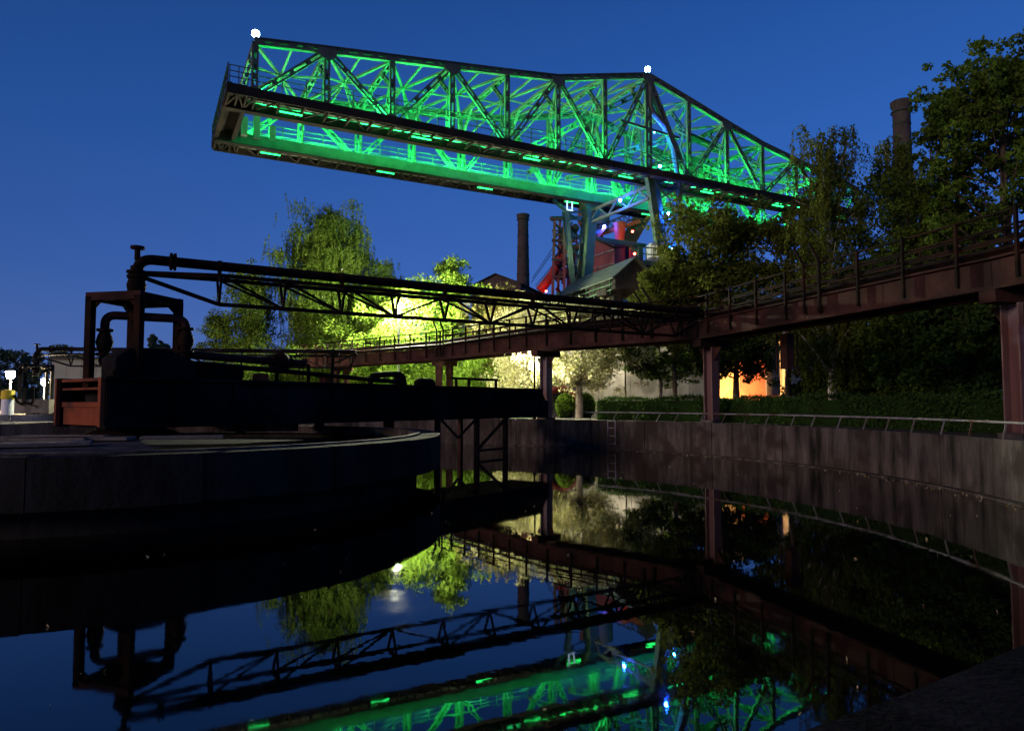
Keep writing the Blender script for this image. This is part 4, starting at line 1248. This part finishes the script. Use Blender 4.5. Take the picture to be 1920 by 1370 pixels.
def bush(name, label, px, d, top, wid_px, n=5000, size=.07, m='leaf_green', group=None, cat='bush', depth=1.0, base=GZ):
    SEED[0] += 1
    rng = np.random.default_rng(SEED[0])
    p = XY(px, d); H_ = Z(top, d) - base; R_ = wid_px * d / F / 2
    t = thing(name, (p.x, p.y, base), label, cat, group)
    st = MB(); cents = []; crad = []
    for k in range(18):
        a = rng.uniform(0, 6.28); r = R_ * math.sqrt(rng.uniform(0, 1)) * .85
        h = H_ * (1 - .55 * (r / R_) ** 2) * rng.uniform(.55, .93)
        e = V((p.x + r * math.cos(a), p.y + r * math.sin(a) * depth, base + h))
        st.tube([(p.x + .2 * math.cos(a), p.y + .2 * math.sin(a), base - .05), V((p.x, p.y, base)).lerp(e, .5) + V((0, 0, .1 * H_)), e], [.03, .022, .008], 5)
        for f_ in (.4, .65, .85, 1.0):
            c = V((p.x, p.y, base)).lerp(e, f_)
            cents.append((c.x + rng.normal() * R_ * .12, c.y + rng.normal() * R_ * .12, c.z)); crad.append(R_ * rng.uniform(.14, .30))
    st.build('stems', 'bark', t)
    cents = np.array(cents); crad = np.array(crad)
    idx = rng.choice(len(cents), n, p=crad ** 2 / np.sum(crad ** 2))
    g_ = rng.normal(size=(n, 3)); g_ /= np.linalg.norm(g_, axis=1)[:, None]
    Cc = cents[idx] + g_ * (crad[idx] * rng.uniform(0, 1, n) ** .4)[:, None]
    Cc = Cc[Cc[:, 2] > base + .03]
    leaf_mesh('foliage', Cc, size, rng, m, t)
    return t

# left group, lit by the street lamp
tree('weeping_birch', 'tall drooping birch standing left of the bright street lamp', 612, 60, 398, 170, 'birch', 32000, .095, 'leaf_green', 'bark_birch', .08, strands=4600, limbs=64, clump=.19)
tree('weeping_birch', 'lower drooping birch just right of the tall one, lit by the lamp', 705, 59, 492, 140, 'birch', 9000, .085, 'leaf_lime', 'bark_birch', .08, strands=2600, limbs=34)
tree('poplar_tree', 'dark pointed tree left of the tall drooping birch', 466, 60, 504, 170, 'cone', 17000, .095, 'leaf_green', 'bark', .03, limbs=60, clump=.19)
tree('young_tree', 'small dark tree at the left end of the tree group', 405, 62, 588, 105, 'cone', 8000, .085, 'leaf_green', 'bark', .03, limbs=40, clump=.21)
bush('green_bush', 'broad yellow green bush under the dark pointed tree', 500, 54, 625, 210, 14000, .08, 'leaf_green', depth=.5)
bush('green_bush', 'low green bush at the left foot of the tree group', 420, 55, 648, 170, 10000, .08, 'leaf_green', depth=.5)
bush('green_bush', 'rounded green bush at the foot of the tall birch', 585, 54, 628, 170, 13000, .08, 'leaf_lime', depth=.5)
bush('green_bush', 'lime green bush between birch and street lamp', 665, 52, 605, 160, 14000, .08, 'leaf_lime', depth=.6)
tree('acacia_tree', 'dense lime tree close behind the street lamp', 775, 52.5, 535, 200, 'broad', 19000, .095, 'leaf_lime', 'bark', .06, limbs=50, clump=.2)
tree('acacia_tree', 'lime tree with pointed top right of the street lamp', 848, 53, 482, 150, 'cone', 13000, .10, 'leaf_lime', 'bark', .06, limbs=46, clump=.21)
bush('green_bush', 'overexposed bush at the foot of the street lamp', 790, 51, 660, 190, 13000, .075, 'leaf_lime', depth=.5)
bush('green_bush', 'bright bush behind the paired walkway posts', 895, 50, 640, 170, 14000, .075, 'leaf_lime', depth=.6)
tree('brushy_tree', 'straw coloured brushy tree right of the street lamp', 935, 53, 545, 150, 'column', 14000, .085, 'leaf_brush', 'bark_pale', .05, limbs=46, strands=500, clump=.2)
# flowering tree and neighbours inside the walkway bend
tree('flowering_tree', 'flowering tree full of cream blossom behind the thin column', 1086, 37.6, 572, 225, 'broad', 15000, .072, 'leaf_blossom', 'bark_pale', .36, trunk_r=.19, limbs=46, clump=.17)
tree('flowering_tree', 'second cream flowering tree further left behind the walkway', 985, 44.0, 565, 170, 'broad', 11000, .066, 'leaf_blossom', 'bark_pale', .22, trunk_r=.09, limbs=36, clump=.19)
tree('maple_tree', 'small spreading green tree before the concrete wall', 1236, 38.5, 600, 205, 'broad', 12000, .075, 'leaf_green', 'bark_pale', .46, trunk_r=.11, limbs=40, clump=.17, flat=.6)
tree('maple_tree', 'dark tree silhouetted against the orange glow', 1382, 37, 612, 150, 'broad', 8000, .08, 'leaf_dark', 'bark', .55, trunk_r=.2, limbs=36, clump=.19)
for (px, tp, lab) in ((1060, 752, 'clipped round shrub left of the flowering trunk'), (1098, 753, 'clipped round shrub right of the flowering trunk')):
    SEED[0] += 1; rng = np.random.default_rng(SEED[0])
    d = 38.5; p = XY(px, d); r = 18 * d / F
    t = thing('round_shrub', (p.x, p.y, GZ), lab, 'shrub')
    MB().lathe((p.x, p.y, GZ), [(r * .6, 0), (r * .9, .3), (r * .85, .9), (r * .4, 1.2)], 14).build('core', 'leaf_dark', t, True)
    g_ = rng.normal(size=(3500, 3)); g_ /= np.linalg.norm(g_, axis=1)[:, None]
    g_ = g_ * np.array([r, r, .68]) * rng.uniform(.9, 1.06, 3500)[:, None] + np.array([p.x, p.y, GZ + .66])
    leaf_mesh('foliage', g_, .05, rng, 'leaf_lime', t)
# right group
tree('lime_tree', 'leafy tree in front of the near crane leg', 1345, 35, 388, 215, 'round', 10500, .10, 'leaf_olive', 'bark', .48, limbs=50, clump=.19)
tree('lime_tree', 'lower leafy tree left of the near crane leg', 1265, 36, 485, 130, 'round', 9000, .09, 'leaf_olive', 'bark', .5, limbs=40, clump=.2)
tree('silver_birch', 'feathery birch before the right end of the crane', 1560, 30, 238, 165, 'birch', 5000, .07, 'leaf_olive', 'bark_birch', .2, strands=950, limbs=44, clump=.17)
tree('silver_birch', 'thinner birch beside the brick chimney', 1690, 31, 252, 150, 'birch', 5200, .07, 'leaf_olive', 'bark_birch', .2, strands=650, limbs=40, clump=.18)
tree('lime_tree', 'bushy olive tree below the right end of the crane', 1480, 33, 395, 150, 'round', 6000, .09, 'leaf_olive', 'bark', .45, limbs=40, clump=.2)
tree('ash_tree', 'tall dark tree in the top right corner', 1900, 25, 64, 275, 'round', 17000, .085, 'leaf_green', 'bark', .15, limbs=90, clump=.13, trunk_r=.24, leaders=16)
tree('ash_tree', 'tall dark tree right of the brick chimney', 1818, 27, 108, 165, 'round', 10500, .08, 'leaf_green', 'bark', .12, limbs=80, clump=.13, leaders=12)
tree('lime_tree', 'broad green tree crown above the walkway at the right', 1720, 28, 330, 240, 'round', 13000, .08, 'leaf_green', 'bark', .12, limbs=50, clump=.19)
for (px, d, tp, wd, lab) in ((1560, 33, 520, 170, 'dark tree under the walkway right of the orange recess'), (1650, 30, 500, 190, 'dark tree under the walkway behind the middle of the hedge'), (1760, 27, 480, 210, 'dark tree under the walkway near the right column'), (1850, 25, 470, 190, 'dark tree directly behind the right column')):
    tree('shade_tree', lab, px, d, tp, wd, 'broad', 11000, .085, 'leaf_dark', 'bark', .16, limbs=40, clump=.2, trunk_r=.16)
bush('green_bush', 'yellow green bush right of the concrete pier', 1590, 31, 690, 110, 6000, .06, 'leaf_green', depth=.6)
bush('green_bush', 'green bush behind the hedge below the dark trees', 1740, 28.5, 655, 150, 7000, .065, 'leaf_dark', depth=.6)
for (px, d, dx) in ((1612, 30.5, 6), (1638, 30, 3), (1668, 30.2, -13)):
    a, b_ = P(px, 752, d), P(px + dx, 650, d + .3)
    MB().tube([zv(a, GZ), a.lerp(b_, .5) + V((.03, 0, 0)), b_], [.06, .05, .035], 7).build('x', 'bark_pale')
    o = bpy.data.objects[-1] if False else None
for o in [o for o in bpy.data.objects if o.name.startswith('x') and o.type == 'MESH' and o.parent is None]:
    o.name = 'sapling_trunk'
sap = [o for o in bpy.data.objects if o.name.startswith('sapling_trunk')]
for o, lab in zip(sap, ('leftmost pale sapling stem behind the hedge', 'middle pale sapling stem behind the hedge', 'rightmost pale sapling stem leaning behind the hedge')):
    tag(o, lab, 'sapling', 'pale sapling stems behind the hedge')
# hedge along the rim
SEED[0] += 1; rng = np.random.default_rng(SEED[0])
hg = thing('clipped_hedge', (*XY(1500, 22), GZ), 'long clipped hedge behind the basin railing', 'hedge')
ha0, ha1 = math.radians(-8), math.atan2(XY(1122, 34).y - BC.y, XY(1122, 34).x - BC.x)
HR0, HR1, HZ = 20.75, 21.85, 2.20
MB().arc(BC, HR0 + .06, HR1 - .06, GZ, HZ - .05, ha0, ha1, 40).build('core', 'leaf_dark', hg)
n = 26000
aa = rng.uniform(ha0, ha1, n); f = rng.uniform(0, 1, n)
face = rng.integers(0, 3, n)
wob = .07 * np.sin(aa * 37) + .05 * np.sin(aa * 91) + .04 * np.sin(aa * 17 + 1)
rr = np.where(face == 0, HR0 + wob, np.where(face == 1, rng.uniform(HR0, HR1, n), HR1)) + rng.normal(size=n) * .035
zz = np.where(face == 1, HZ + wob * .9 + np.abs(rng.normal(size=n)) * .04, GZ + f * (HZ - GZ)) + rng.normal(size=n) * .03
leaf_mesh('foliage', np.stack([BC.x + rr * np.cos(aa), BC.y + rr * np.sin(aa), zz], axis=1), .05, rng, 'leaf_dark', hg)

# far tree line
for (px, tp, wd, d, lab) in ((8, 655, 60, 150, 'distant dark treetop at the left edge'), (52, 660, 60, 155, 'distant low treetop above the left lamps'), (112, 648, 75, 150, 'distant round treetop left of the gantry frame'), (150, 664, 50, 160, 'distant low treetop just left of the gantry post'), (282, 626, 30, 120, 'distant pointed tree seen inside the gantry frame'), (302, 640, 34, 130, 'distant lower tree seen inside the gantry frame'), (345, 672, 60, 140, 'distant bush right of the gantry frame')):
    tree('distant_tree', lab, px, d, tp, wd, 'round' if wd > 40 else 'cone', 2200, .32, 'leaf_far', 'bark', .02, group='distant trees on the horizon', limbs=22, clump=.24)

# floating leaf litter
rng = np.random.default_rng(5)
n = 110
rr = 17.5 * np.sqrt(rng.uniform(.05, 1, n)); aa = rng.uniform(-1.25, .4, n)
n2 = 260
rr = np.concatenate([rr, BR - .25 - np.abs(rng.normal(size=n2)) * .22]); aa = np.concatenate([aa, rng.uniform(-.75, .85, n2)]); n += n2
lit = leaf_mesh('floating_leaves', np.stack([BC.x + rr * np.cos(aa), BC.y + rr * np.sin(aa), np.full(n, .012)], axis=1), .020, rng, 'leaf_litter', None)
tag(lit, 'scattered dead leaves floating on the dark water', 'leaf litter', kind='stuff')

SC.render.engine = 'CYCLES'
SC.cycles.max_bounces = 6
SC.cycles.sample_clamp_indirect = 8.0
